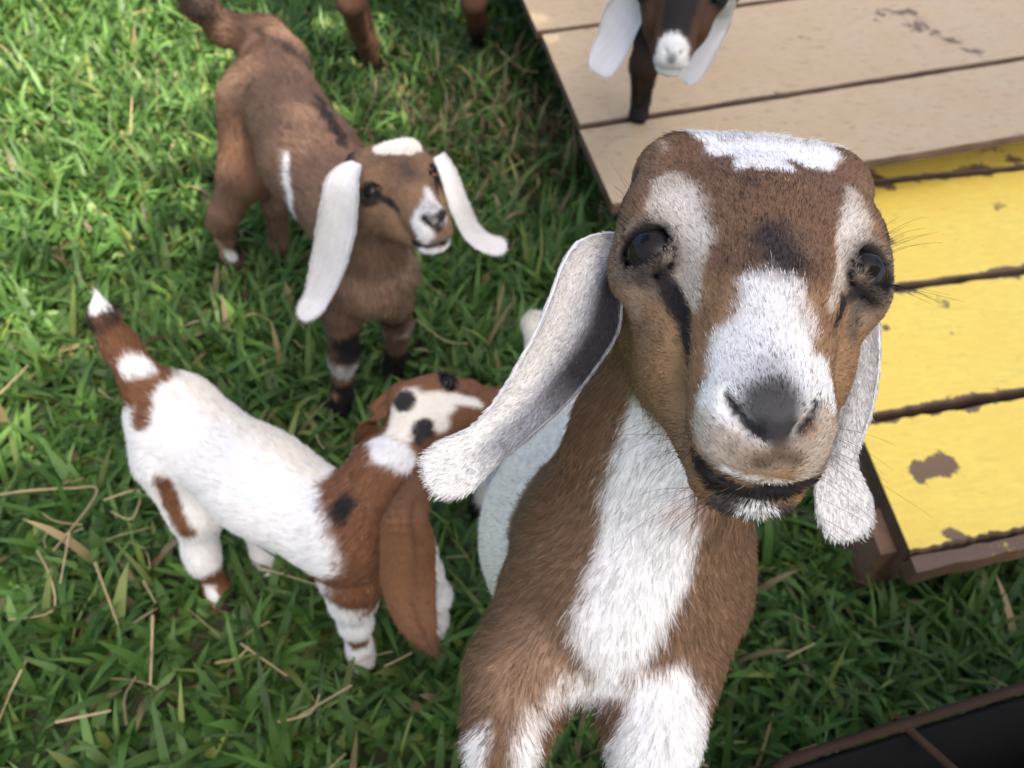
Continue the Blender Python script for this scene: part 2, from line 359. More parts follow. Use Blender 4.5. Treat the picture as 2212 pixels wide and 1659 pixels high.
def build_yellow(z=.11):
    root = empty('yellow_platform', pz(1970, 1215, 0), label='low yellow painted plank platform with chipped paint beside the grass', cat='platform')
    L = [(1752, 195), (1800, 402), (1828, 636), (1848, 908), (1972, 1204)]; R = [(2212, 120), (2212, 362), (2212, 584), (2212, 848), (2212, 1153)]
    L[0] = (1765, 250); R[0] = (2212, 185)
    lf = pz(1848, 908, z), pz(1972, 1204, z); ed = lf[0]-lf[1]
    pts = []
    for (l, r) in zip(L, R):
        pl, pr = pz(*l, z), pz(*r, z)
        # start every plank on the straight left edge through the two clear corners
        e1 = pr-pl; A = np.stack([e1[:2], -ed[:2]], 1); s, t = np.linalg.solve(A, (lf[1]-pl)[:2]); pts.append((pl+e1*s, pr))
    ext = [(l, l+(r-l)*2.3) for l, r in pts]
    for i in range(len(ext)-1):
        a, b = ext[i+1]; d, c = ext[i]; gap = .0068; w = unit(d-a)
        q = [a+w*gap, b+w*gap, c-w*gap, d-w*gap]
        prism('plank', q, .02, M_YEL, root, jit=.0020, seed=20+i, nseg=44, bev=.003, side=M_WOODD)
    a, b = ext[-1]; d = ext[0][0]; e = unit(b-a); f = unit(d-a)
    dn = V(0, 0, -.0225)
    prism('front_board', [a-f*.016+V(0, 0, -.004), b-f*.016+V(0, 0, -.004), b+f*.0015+V(0, 0, -.004), a+f*.0015+V(0, 0, -.004)], .024, M_YELW, root, jit=.002, seed=5, nseg=20)
    prism('side_board', [a+dn+f*.004-e*.0, d+dn, d+dn+e*.03, a+dn+e*.03+f*.004], .03, M_WOODB, root, jit=.0015, seed=6, nseg=10)
    for t, ln in ((.015, .11), (.50, .30)):
        p = lerp2(a, d, t)-e*.022; p = p+dn
        prism('block', [p+f*.008, p+f*(.008+ln*.55), p+f*(.008+ln*.55)+e*.07, p+f*.008+e*.07] if t < .1 else [p, p+f*ln, p+f*ln+e*.05, p+e*.05], z-.0225+.01 if t < .1 else .05, M_WOODB, root, seed=8)
    for t in (.10, .75):
        p = lerp2(a, d, t)+e*.45+dn; prism('block', [p, p+f*.06, p+f*.06+e*.07, p+e*.07], z-.0225+.01, M_WOODB, root)
    return root
M_YELW = mat_paint('yellow_edge_paint', (.75, .52, .09), (.30, .18, .06), (.17, .10, .055), .57, .46, 5)
build_yellow()

# ------------------------------------------------------------------ black tub with rusted wire rim
def build_tub(z=.26):
    cor = pz(1618, 1668, z); r1 = pz(2212, 1484, z); e = unit(r1-cor); f = V(-e[1], e[0], 0)           # f points away from the viewer
    root = empty('feed_tub', (cor[0], cor[1], 0), label='black tub with rusty wire rim at the grass corner', cat='tub')
    Lx, Ly, rc = .52, .34, .035
    o = cor
    def ring(inset, zz, n=7):
        pts = []
        for cx, cy, a0 in ((Lx-rc, -rc, 90), (rc, -rc, 180-0), (rc, -Ly+rc, 180), (Lx-rc, -Ly+rc, 270)):
            pass
        for (cx, cy, a0) in ((rc, -rc, 180), (Lx-rc, -rc, 90), (Lx-rc, -Ly+rc, 0), (rc, -Ly+rc, -90)):
            for k in range(n):
                a = math.radians(a0-90*k/(n-1)); x, y = cx+(rc-inset)*math.cos(a), cy+(rc-inset)*math.sin(a)
                pts.append(o*V(1, 1, 0)+e*x+f*y+V(0, 0, zz))
        return np.array(pts)
    rim = ring(0, z)
    vs, fs = tube(rim, .0040, 8, True); mesh_obj('rim', vs, fs, M_RUST, root, smooth=True)
    rings = [ring(.004, z-.004), ring(.012, .07), ring(.02, .012), ring(.026, .016), ring(.018, .07), ring(.009, z-.004)]
    n = len(rim); vs = np.concatenate(rings); fs = []
    for k in range(6):
        k2 = (k+1) % 6
        for i in range(n): i2 = (i+1) % n; fs.append((k*n+i, k*n+i2, k2*n+i2, k2*n+i))
    fs.append(tuple(range(3*n, 4*n)))
    mesh_obj('tub_wall', vs, fs, M_BLACK, root, smooth=True)
    p = pz(1938, 1553, z-.002); q = p+unit(pz(2055, 1659, z)-p)*.33
    A_ = np.stack([(q-p)[:2], -e[:2]], 1)
    vs, fs = tube(np.linspace(p+unit(p-q)*.002, q, 6), .0033, 8); mesh_obj('divider_rod', vs, fs, M_RUST, root, smooth=True)
build_tub()
# ------------------------------------------------------------------ animals: one smooth skin per body, grown from blended volumes
class Sdf:
    def __init__(s): s.P = []
    def cone(s, a, ra, b, rb, k=.02, flow=None, tag='body', op='add'):
        a, b = np.asarray(a, float), np.asarray(b, float)
        s.P.append(dict(t='c', a=a, b=b, ra=ra, rb=rb, k=k, bc=(a+b)/2, br=np.linalg.norm(b-a)/2+max(ra, rb), flow=unit(b-a) if flow is None else unit(flow), tag=tag, op=op))
    def ell(s, c, r, R=None, k=.02, flow=(0, 0, -1), tag='body', op='add'):
        c = np.asarray(c, float); r = np.asarray(r, float)
        s.P.append(dict(t='e', c=c, r=r, R=np.eye(3) if R is None else R, k=k, bc=c, br=r.max(), flow=unit(flow), tag=tag, op=op))
    def torus(s, c, n, R, r, k=.002, flow=(0, 0, 1), tag='head', op='add'):
        s.P.append(dict(t='t', c=np.asarray(c, float), n=unit(n), R=R, r=r, k=k, bc=np.asarray(c, float), br=R+r, flow=unit(flow), tag=tag, op=op))
    def chain(s, pr, k=.02, flow=None, tag='body'):
        for (a, ra), (b, rb) in zip(pr[:-1], pr[1:]): s.cone(a, ra, b, rb, k, flow, tag)
    @staticmethod
    def dist(p, X):
        if p['t'] == 'c':
            ba = p['b']-p['a']; pa = X-p['a']; t = np.clip(pa@ba/max(ba@ba, 1e-12), 0, 1)
            return np.sqrt(((pa-t[:, None]*ba)**2).sum(1))-(p['ra']+t*(p['rb']-p['ra']))
        if p['t'] == 'e':
            q = (X-p['c'])@p['R']; k0 = np.sqrt(((q/p['r'])**2).sum(1)); k1 = np.sqrt(((q/p['r']**2)**2).sum(1)); return k0*(k0-1)/np.maximum(k1, 1e-9)
        q = X-p['c']; h = q@p['n']; w = np.sqrt(np.maximum((q*q).sum(1)-h*h, 0))-p['R']; return np.sqrt(w*w+h*h)-p['r']
    def ev(s, X, prims=None):
        d = np.full(len(X), 1.0)
        for p in (s.P if prims is None else prims):
            e = s.dist(p, X); k = p['k']
            if p['op'] == 'add': h = np.maximum(k-np.abs(d-e), 0)/k; d = np.minimum(d, e)-h*h*k*.25
            else: h = np.maximum(k-np.abs(d+e), 0)/k; d = np.maximum(d, -e)+h*h*k*.25
        return d
    def hit(s, uv, tmax=2.0):
        """points of the skin seen at surveyed picture points"""
        D = np.array([unit(ray(u, v)) for u, v in uv]); t = np.full(len(D), .08)
        pr = []
        for p in s.P:
            q = p['bc']-CP; d = np.sqrt(np.maximum(q@q-(D@q)**2, 0)).min()
            if d < p['br']+.03: pr.append(p)
        for _ in range(55): t = np.minimum(t+.9*s.ev(CP+D*t[:, None], pr), tmax)
        return CP+D*t[:, None]
    def mesh(s, h, lo=None, hi=None):
        lo_ = np.min([p['bc']-p['br'] for p in s.P if p['op'] == 'add'], 0)-3*h; hi_ = np.max([p['bc']+p['br'] for p in s.P if p['op'] == 'add'], 0)+3*h
        n = np.ceil((hi_-lo_)/h).astype(int)+1
        F = np.full(n, 1.0, np.float32); cs = 20; R = cs*h*.87
        for i in range(0, n[0], cs):
            for j in range(0, n[1], cs):
                for k in range(0, n[2], cs):
                    e = np.minimum([i+cs, j+cs, k+cs], n); c = lo_+(np.array([i, j, k])+e)/2*h
                    pr = [p for p in s.P if np.linalg.norm(p['bc']-c)-p['br'] < R+.02]
                    if not any(p['op'] == 'add' for p in pr): continue
                    if s.ev(c[None], pr)[0] > R+.025: continue
                    g = np.stack(np.meshgrid(np.arange(i, e[0]), np.arange(j, e[1]), np.arange(k, e[2]), indexing='ij'), -1).reshape(-1, 3)
                    F[i:e[0], j:e[1], k:e[2]] = s.ev(lo_+g*h, pr).reshape(e-[i, j, k])
        S = F < 0
        cells = np.zeros(n-1, np.int8)
        for a in (0, 1):
            for b in (0, 1):
                for c in (0, 1): cells += S[a:n[0]-1+a, b:n[1]-1+b, c:n[2]-1+c]
        act = np.argwhere((cells > 0) & (cells < 8)); idx = np.full(n-1, -1, np.int32); idx[tuple(act.T)] = np.arange(len(act))
        cor = [(a, b, c) for a in (0, 1) for b in (0, 1) for c in (0, 1)]; val = np.stack([F[tuple((act+c).T)] for c in cor], 1)
        acc = np.zeros((len(act), 3)); cnt = np.zeros(len(act))
        for x in range(8):
            for y in range(x+1, 8):
                cx, cy = np.array(cor[x]), np.array(cor[y])
                if abs(cx-cy).sum() != 1: continue
                m = (val[:, x] < 0) != (val[:, y] < 0); t = val[m, x]/(val[m, x]-val[m, y]); acc[m] += cx+t[:, None]*(cy-cx); cnt[m] += 1
        Vt = lo_+(act+acc/cnt[:, None])*h; Q = []
        for ax in range(3):
            b, c = (ax+1) % 3, (ax+2) % 3
            sl0 = [slice(None)]*3; sl1 = [slice(None)]*3; sl0[ax] = slice(0, -1); sl1[ax] = slice(1, None)
            ed = np.argwhere(S[tuple(sl0)] != S[tuple(sl1)]); ed = ed[(ed[:, b] > 0) & (ed[:, c] > 0) & (ed[:, b] < n[b]-1) & (ed[:, c] < n[c]-1)]
            ins = S[tuple(ed.T)]; q = []
            for db, dc in ((0, 0), (1, 0), (1, 1), (0, 1)):
                e = ed.copy(); e[:, b] -= db; e[:, c] -= dc; q.append(idx[tuple(e.T)])
            q = np.stack(q, 1); q = np.where(ins[:, None], q, q[:, ::-1]); Q.append(q)
        return Vt, np.concatenate(Q)

def wobble(P, f, seed=0):
    r = RES(seed); o = np.zeros(len(P))
    for i in range(7):
        k = r.normal(size=3)*f*(1+.35*i); o += np.sin(P@k+r.uniform(0, 6.28))/(1+.35*i)
    return o/2.6
def seg_d(P, pts, rad):
    pts = np.asarray(pts, float).reshape(-1, 3); rad = np.broadcast_to(np.asarray(rad, float), (len(pts),)); d = np.full(len(P), 1e3)
    if len(pts) == 1: return np.sqrt(((P-pts[0])**2).sum(1))-rad[0]
    for i in range(len(pts)-1):
        a, b = pts[i], pts[i+1]; ba = b-a; t = np.clip((P-a)@ba/max(ba@ba, 1e-12), 0, 1)
        d = np.minimum(d, np.sqrt(((P-a-t[:, None]*ba)**2).sum(1))-(rad[i]+t*(rad[i+1]-rad[i])))
    return d
def spot(c, pts, r, soft=.004, amp=.003, f=120, a=1.0): return dict(c=np.asarray(c, float), pts=pts, r=r, soft=soft, amp=amp, f=f, a=a)
def paint(P, base, spots, u=None):
    col = np.tile(np.asarray(base, float), (len(P), 1))
    for i, s in enumerate(spots):
        d = s['fn'](P) if 'fn' in s else seg_d(P, s['pts'], s['r'])
        nr = np.abs(d) < s['soft']+1.6*s['amp']
        if nr.any(): d[nr] += wobble(P[nr], s['f'], i+5)*s['amp']
        m = np.clip(.5-d/(2*s['soft']), 0, 1); m = m*m*(3-2*m)*s['a']
        if u is not None: m = np.clip((m-u[:, i % u.shape[1]])*6+.5, 0, 1)*(m > .002)
        col = col*(1-m[:, None])+s['c']*m[:, None]
    return col

# coat colours (reflectances)
WH, CREAM = V(.80, .78, .75), V(.78, .72, .60)
BROWN, RUSSET, TANF = V(.195, .110, .068), V(.185, .082, .038), V(.28, .165, .085)
BLACK, GREY, BEIGE, PINK = V(.012, .010, .010), V(.22, .215, .22), V(.50, .42, .34), V(.5, .33, .28)

def rot(ax, a):
    c, s = math.cos(a), math.sin(a)
    return np.array({'x': [[1, 0, 0], [0, c, -s], [0, s, c]], 'y': [[c, 0, s], [0, 1, 0], [-s, 0, c]], 'z': [[c, -s, 0], [s, c, 0], [0, 0, 1]]}[ax])
class Head:
    """local axes: x across, y from nose to poll, z out of the forehead; centimetres times s"""
    def __init__(s, o, R, sc, lean=0.0): s.o, s.R, s.s, s.lean = np.asarray(o, float), R, sc, lean
    def w(s, x, y, z): return s.o+s.R@(V(x+s.lean*max(y-1, 0)-s.lean*.6*max(-y-3, 0), s.fy(y), z)*s.s)
    @staticmethod
    def fy(y): return y-.75*np.clip((-1.0-y)/4, 0, 1)+.95*np.clip((y-1)/3, 0, 1)       # longer muzzle, higher poll than the first block-out
    def loc(s, P):
        q = (P-s.o)@s.R/s.s; ys = np.linspace(-14, 14, 600); q[:, 1] = np.interp(q[:, 1], s.fy(ys), ys); q[:, 0] += s.lean*(.6*np.maximum(-q[:, 1]-3, 0)-np.maximum(q[:, 1]-1, 0)); return q
    def grow(s, B, neck_to, neck_r, neck_mid=None, slits=True):
        w, k, R = s.w, s.s, s.R
        X, Y, Z = R[:, 0], R[:, 1], R[:, 2]
        E = lambda c, r, kk, fl=Y, RR=None: B.ell(w(*c), np.array(r)*k, R if RR is None else R@RR, kk*k, fl, 'head')
        Cn = lambda a, ra, b, rb, kk, fl=Y: B.cone(w(*a), ra*k, w(*b), rb*k, kk*k, fl, 'head')
        E((0, 2.0, -3.1), (3.85, 3.5, 3.5), 1.5, Y*.3-Z)
        E((0, .8, -1.35), (3.1, 3.6, 1.9), 1.5)
        E((0, 2.5, -1.85), (4.45, 2.35, 1.9), 1.4, Y)
        E((0, 3.8, -1.05), (3.5, 1.2, 1.35), .9, Y)
        for q in (-1, 1):
            E((q*3.0, 3.75, -1.4), (1.4, 1.15, 1.25), 1.5, X*q+Y*.2)
            E((q*3.4, 1.3, -1.6), (1.45, 1.9, 1.35), 1.1, Y+X*q*.25)
            E((q*3.65, -.05, -2.45), (1.4, 1.45, 1.4), .9, Y+X*q*.4)
            E((q*2.5, -1.7, -3.9), (1.38, 2.7, 2.2), 1.4, Y*.6-Z*.8)
            E((q*2.5, .4, -5.2), (1.6, 1.9, 1.6), 1.4, -Z+Y*.3)
            Cn((q*.9, -6.6, -4.15), .95, (q*1.85, -2.4, -5.3), 1.3, 1.0, -Z+Y*.5)
        Cn((0, 1.2, -1.45), 2.3, (0, -2.4, -1.35), 2.0, 1.0); Cn((0, -2.4, -1.35), 2.0, (0, -5.3, -1.95), 1.72, 1.0)
        for q in (-1, 1): Cn((q*.75, -1.5, -1.9), 1.6, (q*.75, -5.4, -2.4), 1.45, .8)
        E((0, -6.15, -2.35), (1.86, 1.75, 1.75), .8)
        for q in (-1, 1): E((q*.85, -6.95, -2.85), (1.02, .85, 1.1), .6, Y*.7+X*q); E((q*1.12, -6.05, -1.75), (.62, .8, .75), .5, Y+X*q*.5)
        E((0, -6.95, -1.95), (.95, .6, .8), .5)
        E((0, -6.8, -4.25), (1.7, 1.25, .95), .35, -Z+Y*.6)
        for q in (-1, 1): B.ell(w(q*3.2, -3.5, -.8), V(.75, 1.25, .75)*k, R, .6*k, Y, 'head', op='sub')      # hollow below the eye
        s.eyes = []
        for q in (-1, 1):
            n = unit(R@V(q*.66, -.08, .75)); c = w(q*3.52, -.25, -1.62); s.eyes.append((c, n, 1.02*k))
            S = np.cross(Y, n); Rl = np.stack([unit(S), unit(np.cross(n, S)), n], 1)
            B.torus(c+n*.48*k, n, .90*k, .24*k, .30*k, Y+X*q, 'lid')
            B.ell(c, np.full(3, 1.06*k), None, .08*k, tag='head', op='sub')
            B.cone(c+n*.3*k, .78*k, c+n*2.2*k, .95*k, .15*k, tag='head', op='sub')
            B.ell(c+Rl[:, 1]*.80*k+n*.66*k, V(1.0, .30, .36)*k, Rl, .22*k, Y+X*q, 'lid')            # upper lid
            B.ell(c-Rl[:, 1]*.88*k+n*.50*k, V(.95, .20, .30)*k, Rl, .2*k, Y+X*q, 'lid')            # lower lid
        for q in ((-1, 1) if slits else ()):      # nostrils: comma shaped slits flaring up and out; mouth line
            for a, ra, b, rb in (((q*.42, -7.35, -1.75), .13, (q*.85, -7.05, -1.25), .22), ((q*.85, -7.05, -1.25), .22, (q*1.32, -6.35, -.72), .13)):
                B.cone(w(*a), ra*k, w(*b), rb*k, .12*k, tag='head', op='sub')
            for a, b in (((0, -8.1, -3.5), (q*.95, -7.85, -3.55)), ((q*.95, -7.85, -3.55), (q*1.75, -6.9, -3.75)), ((q*1.75, -6.9, -3.75), (q*2.35, -5.6, -4.0))):
                B.cone(w(*a), .2*k, w(*b), .17*k, .2*k, tag='head', op='sub')
        nm = [(w(0, .4, -4.6), 2.9*k)] + ([] if neck_mid is None else [neck_mid]) + [(neck_to, neck_r)]
        B.chain(nm, 2.0*k, tag='neck')

def ear_loft(c, w, side, nrm, cup, thick=.0042, nt=12, ns=30, tip=.16):
    """long hanging ear: c centre line points, w half widths, side / nrm vectors per point, cup = how far the edges curl"""
    c = spline(c, ns); t = np.linspace(0, 1, len(w)); tt = np.linspace(0, 1, ns)
    W = np.interp(tt, t, w); cup = np.interp(tt, np.linspace(0, 1, len(cup)), cup)
    S = np.stack([np.interp(tt, np.linspace(0, 1, len(side)), np.asarray(side)[:, i]) for i in range(3)], 1); N = np.stack([np.interp(tt, np.linspace(0, 1, len(nrm)), np.asarray(nrm)[:, i]) for i in range(3)], 1)
    T = np.gradient(c, axis=0); T /= np.linalg.norm(T, axis=1)[:, None]
    S -= T*(S*T).sum(1)[:, None]; S /= np.linalg.norm(S, axis=1)[:, None]; N -= T*(N*T).sum(1)[:, None]; N -= S*(N*S).sum(1)[:, None]; N /= np.linalg.norm(N, axis=1)[:, None]
    x = np.linspace(-1, 1, nt)
    # rounded tip
    endf = np.sqrt(np.clip(1-((tt-1+tip)/tip).clip(0, 1)**2, .0, 1)); W = W*np.maximum(endf, .02)
    ca = np.maximum(cup, .05)[:, None]*1.1                       # arc angle
    th = x[None]*ca
    ex = np.sin(th)/np.sin(np.minimum(ca, 1.5)); en = (1-np.cos(th))/np.sin(np.minimum(ca, 1.5))
    mid = c[:, None]+S[:, None]*(W[:, None]*ex)[..., None]+N[:, None]*(W[:, None]*en)[..., None]
    nl = -S[:, None]*np.sin(th)[..., None]+N[:, None]*np.cos(th)[..., None]
    e = (thick/2*np.sqrt(np.clip(1-np.abs(x)**3, .06, 1)))[None, :, None]*np.maximum(endf, .35)[:, None, None]
    A_, B_ = mid+nl*e, mid-nl*e
    vs = np.concatenate([A_.reshape(-1, 3), B_.reshape(-1, 3)]); n0 = ns*nt; i = np.arange(n0).reshape(ns, nt); f = []
    q = np.stack([i[:-1, :-1], i[:-1, 1:], i[1:, 1:], i[1:, :-1]], -1).reshape(-1, 4)
    f = [q, (q+n0)[:, ::-1]]
    for col, fl in ((0, 1), (nt-1, 0)):
        a = i[:-1, col]; b = i[1:, col]; z = np.stack([a, b, b+n0, a+n0], -1); f.append(z if not fl else z[:, ::-1])
    for row in (0, ns-1):
        a = i[row, :-1]; b = i[row, 1:]; z = np.stack([a, b, b+n0, a+n0], -1); f.append(z)
    f = np.concatenate(f)
    info = dict(t=np.concatenate([np.repeat(tt, nt)]*2), x=np.concatenate([np.tile(x, ns)]*2), inner=np.r_[np.ones(n0), np.zeros(n0)], flow=np.repeat(T, nt, 0)[np.r_[np.arange(n0), np.arange(n0)]]+0)
    # fur sweeps towards the free edges
    info['flow'] = info['flow']+np.concatenate([np.repeat(S, nt, 0)]*2)*info['x'][:, None]*.35
    return vs, f, info
FLIPCHECK = True
def outward(v, f):
    a, b, c = v[f[:, 0]], v[f[:, 1]], v[f[:, 2]]
    vol = (np.einsum('ij,ij->i', a, np.cross(b, c))).sum()
    return f if vol > 0 else f[:, ::-1]

def make_fur(name, root, v, f, colfn, flow, length, dens, count, seed, lift=.35, rad=.00011, npt=5, eyes=(), curl=.25, extra=None, jitc=.16, vcol=None, nbody=None):
    r = RES(seed); tri = np.concatenate([f[:, [0, 1, 2]], f[:, [0, 2, 3]]])
    a, b, c = v[tri[:, 0]], v[tri[:, 1]], v[tri[:, 2]]; nn = np.cross(b-a, c-a); ar = np.linalg.norm(nn, axis=1)*.5
    vn = np.zeros_like(v)
    for k in range(3): np.add.at(vn, tri[:, k], nn)
    vn /= np.linalg.norm(vn, axis=1)[:, None]+1e-12
    wgt = ar*dens[tri].mean(1); cdf = np.cumsum(wgt); cdf /= cdf[-1]
    ti = np.searchsorted(cdf, r.uniform(0, 1, count)); s, t = r.uniform(0, 1, count), r.uniform(0, 1, count); sw = s+t > 1; s[sw], t[sw] = 1-s[sw], 1-t[sw]
    bw = np.stack([1-s-t, s, t], 1); I = tri[ti]; B3 = lambda x: (x[I]*bw[..., None]).sum(1) if x.ndim == 2 else (x[I]*bw).sum(1)
    P, N, Fl, L = B3(v), B3(vn), B3(flow), B3(length)
    onear = I[:, 0] >= nbody; vc = B3(vcol)
    N /= np.linalg.norm(N, axis=1)[:, None]+1e-12
    Fl = Fl-N*(Fl*N).sum(1)[:, None]; Fl /= np.linalg.norm(Fl, axis=1)[:, None]+1e-9
    # locks: neighbouring hairs lean the same way
    lk = np.stack([wobble(P, 260, seed+q) for q in range(3)], 1)*.20+np.stack([wobble(P, 700, seed+9+q) for q in range(3)], 1)*.14
    Fl = Fl+lk+r.normal(0, .13, (count, 3)); Fl -= N*(Fl*N).sum(1)[:, None]; Fl /= np.linalg.norm(Fl, axis=1)[:, None]+1e-9
    L = L*np.clip(r.normal(1, .22, count), .35, 1.7); lf = np.clip(r.normal(lift, lift*.35, count), .06, 1)
    keep = L > .0006
    for (ec, en, er) in eyes:
        q = P-ec; keep &= ~((np.linalg.norm(q, axis=1) < er*1.02)); 
        tip = P+Fl*L[:, None]*.8; qq = tip-ec; keep &= ~((np.linalg.norm(qq, axis=1) < er*1.12) & (qq@en > er*.3))
    P, N, Fl, L, lf, onear, vc = P[keep], N[keep], Fl[keep], L[keep], lf[keep], onear[keep], vc[keep]; n = len(P)
    col = np.where(onear[:, None], vc, colfn(P, r.uniform(.02, .98, (n, 9)))); g = np.exp(r.normal(0, jitc, n))[:, None]; col = np.clip(col*g, .004, .9)
    tt = np.linspace(0, 1, npt)
    pts = P[:, None]-N[:, None]*.0004+(Fl[:, None]*tt[None, :, None]+N[:, None]*(lf[:, None]*(tt-curl*tt**2)[None])[..., None])*L[:, None, None]
    wv = r.normal(0, 1, (n, 3)); pts += wv[:, None]*(L*.06)[:, None, None]*(np.sin(tt*2.6)[None, :, None])
    R_ = np.broadcast_to(rad*np.array([1, 1, .9, .7, .25])[:npt] if npt == 5 else rad*np.linspace(1, .3, npt), (n, npt))*np.exp(r.normal(0, .2, n))[:, None]
    sizes = np.full(n, npt); pos = pts.reshape(-1, 3); rr = R_.reshape(-1)
    if extra:
        for e in extra:
            m = len(e['pts']); sizes = np.r_[sizes, m]; pos = np.concatenate([pos, e['pts']]); rr = np.r_[rr, np.linspace(e['r'], e['r']*.35, m)]; col = np.concatenate([col, e['c'][None]])
    cu = bpy.data.hair_curves.new(name); cu.add_curves([int(x) for x in sizes])
    cu.attributes['position'].data.foreach_set('vector', pos.astype(np.float32).ravel())
    ra = cu.attributes.get('radius') or cu.attributes.new('radius', 'FLOAT', 'POINT'); ra.data.foreach_set('value', rr.astype(np.float32))
    ca = cu.attributes.new('coat', 'FLOAT_COLOR', 'CURVE'); c4 = np.ones((len(sizes), 4), np.float32); c4[:, :3] = col; ca.data.foreach_set('color', c4.ravel())
    cu.materials.append(M_FUR)
    o = bpy.data.objects.new(name, cu); put(o, parent=root)
    return o

def eye_mesh(root, c, n, r, upv):
    """eyeball with a bulging cornea; dark iris and bar shaped pupil lie across the eye"""
    U = unit(upv-n*(upv@n)); S = np.cross(U, n); nu, nv = 40, 26; vs = [c+n*r]; cs = [V(.004, .004, .005)]
    for j in range(1, nv):
        th = math.pi*j/nv
        for i in range(nu):
            a = 2*math.pi*i/nu; x, y = math.cos(a), math.sin(a); rr = r*(1+.07*math.exp(-(th/.45)**2))
            vs.append(c+(n*math.cos(th)+(S*x+U*y)*math.sin(th))*rr)
            px, py = math.sin(th)*x, math.sin(th)*y
            pup = max(abs(px)/.42, abs(py)/.2)
            if th > .92: cc = V(.012, .010, .009)
            elif pup < 1: cc = V(.002, .002, .003)
            else: cc = V(.013, .010, .008)*(1.15-.5*abs(th-.5))
            cs.append(cc)
    vs.append(c-n*r); cs.append(V(.1, .08, .07)); fs = [(0, 1+i, 1+(i+1) % nu) for i in range(nu)]
    for j in range(nv-2):
        for i in range(nu): a = 1+j*nu+i; b = 1+j*nu+(i+1) % nu; fs.append((a, a+nu, b+nu, b))
    l = len(vs)-1; o = 1+(nv-2)*nu; fs += [(l, o+(i+1) % nu, o+i) for i in range(nu)]
    mesh_obj('eye', vs, fs, M_EYE, root, smooth=True, cols=np.array(cs))

def finish(name, label, B, h, base, spots, ears, heads, hair, foot, group, length_spots=(), bare=(), extra=None, lift=.35, rad=.00011, seed=1, npt=5, earhair=.006, headlen=.5, bodylen=.013, neckflow=None, headdens=1.0, jitc=.2):
    """skin mesh + ears + eyes + fur under one Empty"""
    root = empty(name, foot, label=label, cat='goat', group=group)
    v, f = B.mesh(h); f = outward(v, f)
    cols = paint(v, base, spots)
    add = [p for p in B.P if p['op'] == 'add']
    D = np.stack([B.dist(p, v) for p in add], 1); Wt = np.exp(-np.clip(D-D.min(1)[:, None], 0, .2)/.006); flow = Wt@np.stack([p['flow'] for p in add]); flow /= np.linalg.norm(flow, axis=1)[:, None]+1e-9
    ishead = (Wt*np.array([p['tag'] in ('head', 'lid') for p in add])).sum(1)/Wt.sum(1)
    hs = heads[0].s if heads else .01
    length = bodylen*(1-ishead)+headlen*hs*ishead; dens = 1*(1-ishead)+headdens*ishead
    for sp in length_spots:
        d = seg_d(v, sp['pts'], sp['r']); m = np.clip(.5-d/(2*sp['soft']), 0, 1); length = length*(1-m)+sp['len']*m; dens = dens*(1-m)+sp.get('dens', 1)*dens*m
        if 'flow' in sp: flow = flow*(1-m[:, None])+np.asarray(sp['flow'])*m[:, None]
    vs, fs, cs, fl, ln, dn = [v], [f], [cols], [flow], [length], [dens]; off = len(v); earcols = []
    for ear in ears:
        ev, ef, inf = ear_loft(**ear['loft']); ef = outward(ev, ef)
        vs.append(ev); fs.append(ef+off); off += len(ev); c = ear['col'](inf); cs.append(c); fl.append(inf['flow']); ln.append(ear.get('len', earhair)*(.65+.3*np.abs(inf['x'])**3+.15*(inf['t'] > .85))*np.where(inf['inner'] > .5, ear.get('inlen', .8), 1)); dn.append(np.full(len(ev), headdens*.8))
        earcols.append((ev, c))
    V_, F_ = np.concatenate(vs), np.concatenate(fs); C_ = np.concatenate(cs)
    mesh_obj('body', V_, F_, M_SKIN, root, smooth=True, cols=C_)
    eyes = []
    for hd in heads:
        for c, n, r in hd.eyes: eyes.append((c, n, r)); eye_mesh(root, c, n, r, hd.R[:, 1])
    if hair:
        colfn = lambda P, u: paint(P, base, spots, u)
        make_fur('fur', root, V_, F_, colfn, np.concatenate(fl), np.concatenate(ln), np.concatenate(dn), hair, seed, lift, rad, npt, eyes, extra=extra, vcol=C_, nbody=len(v), jitc=jitc)
    return root
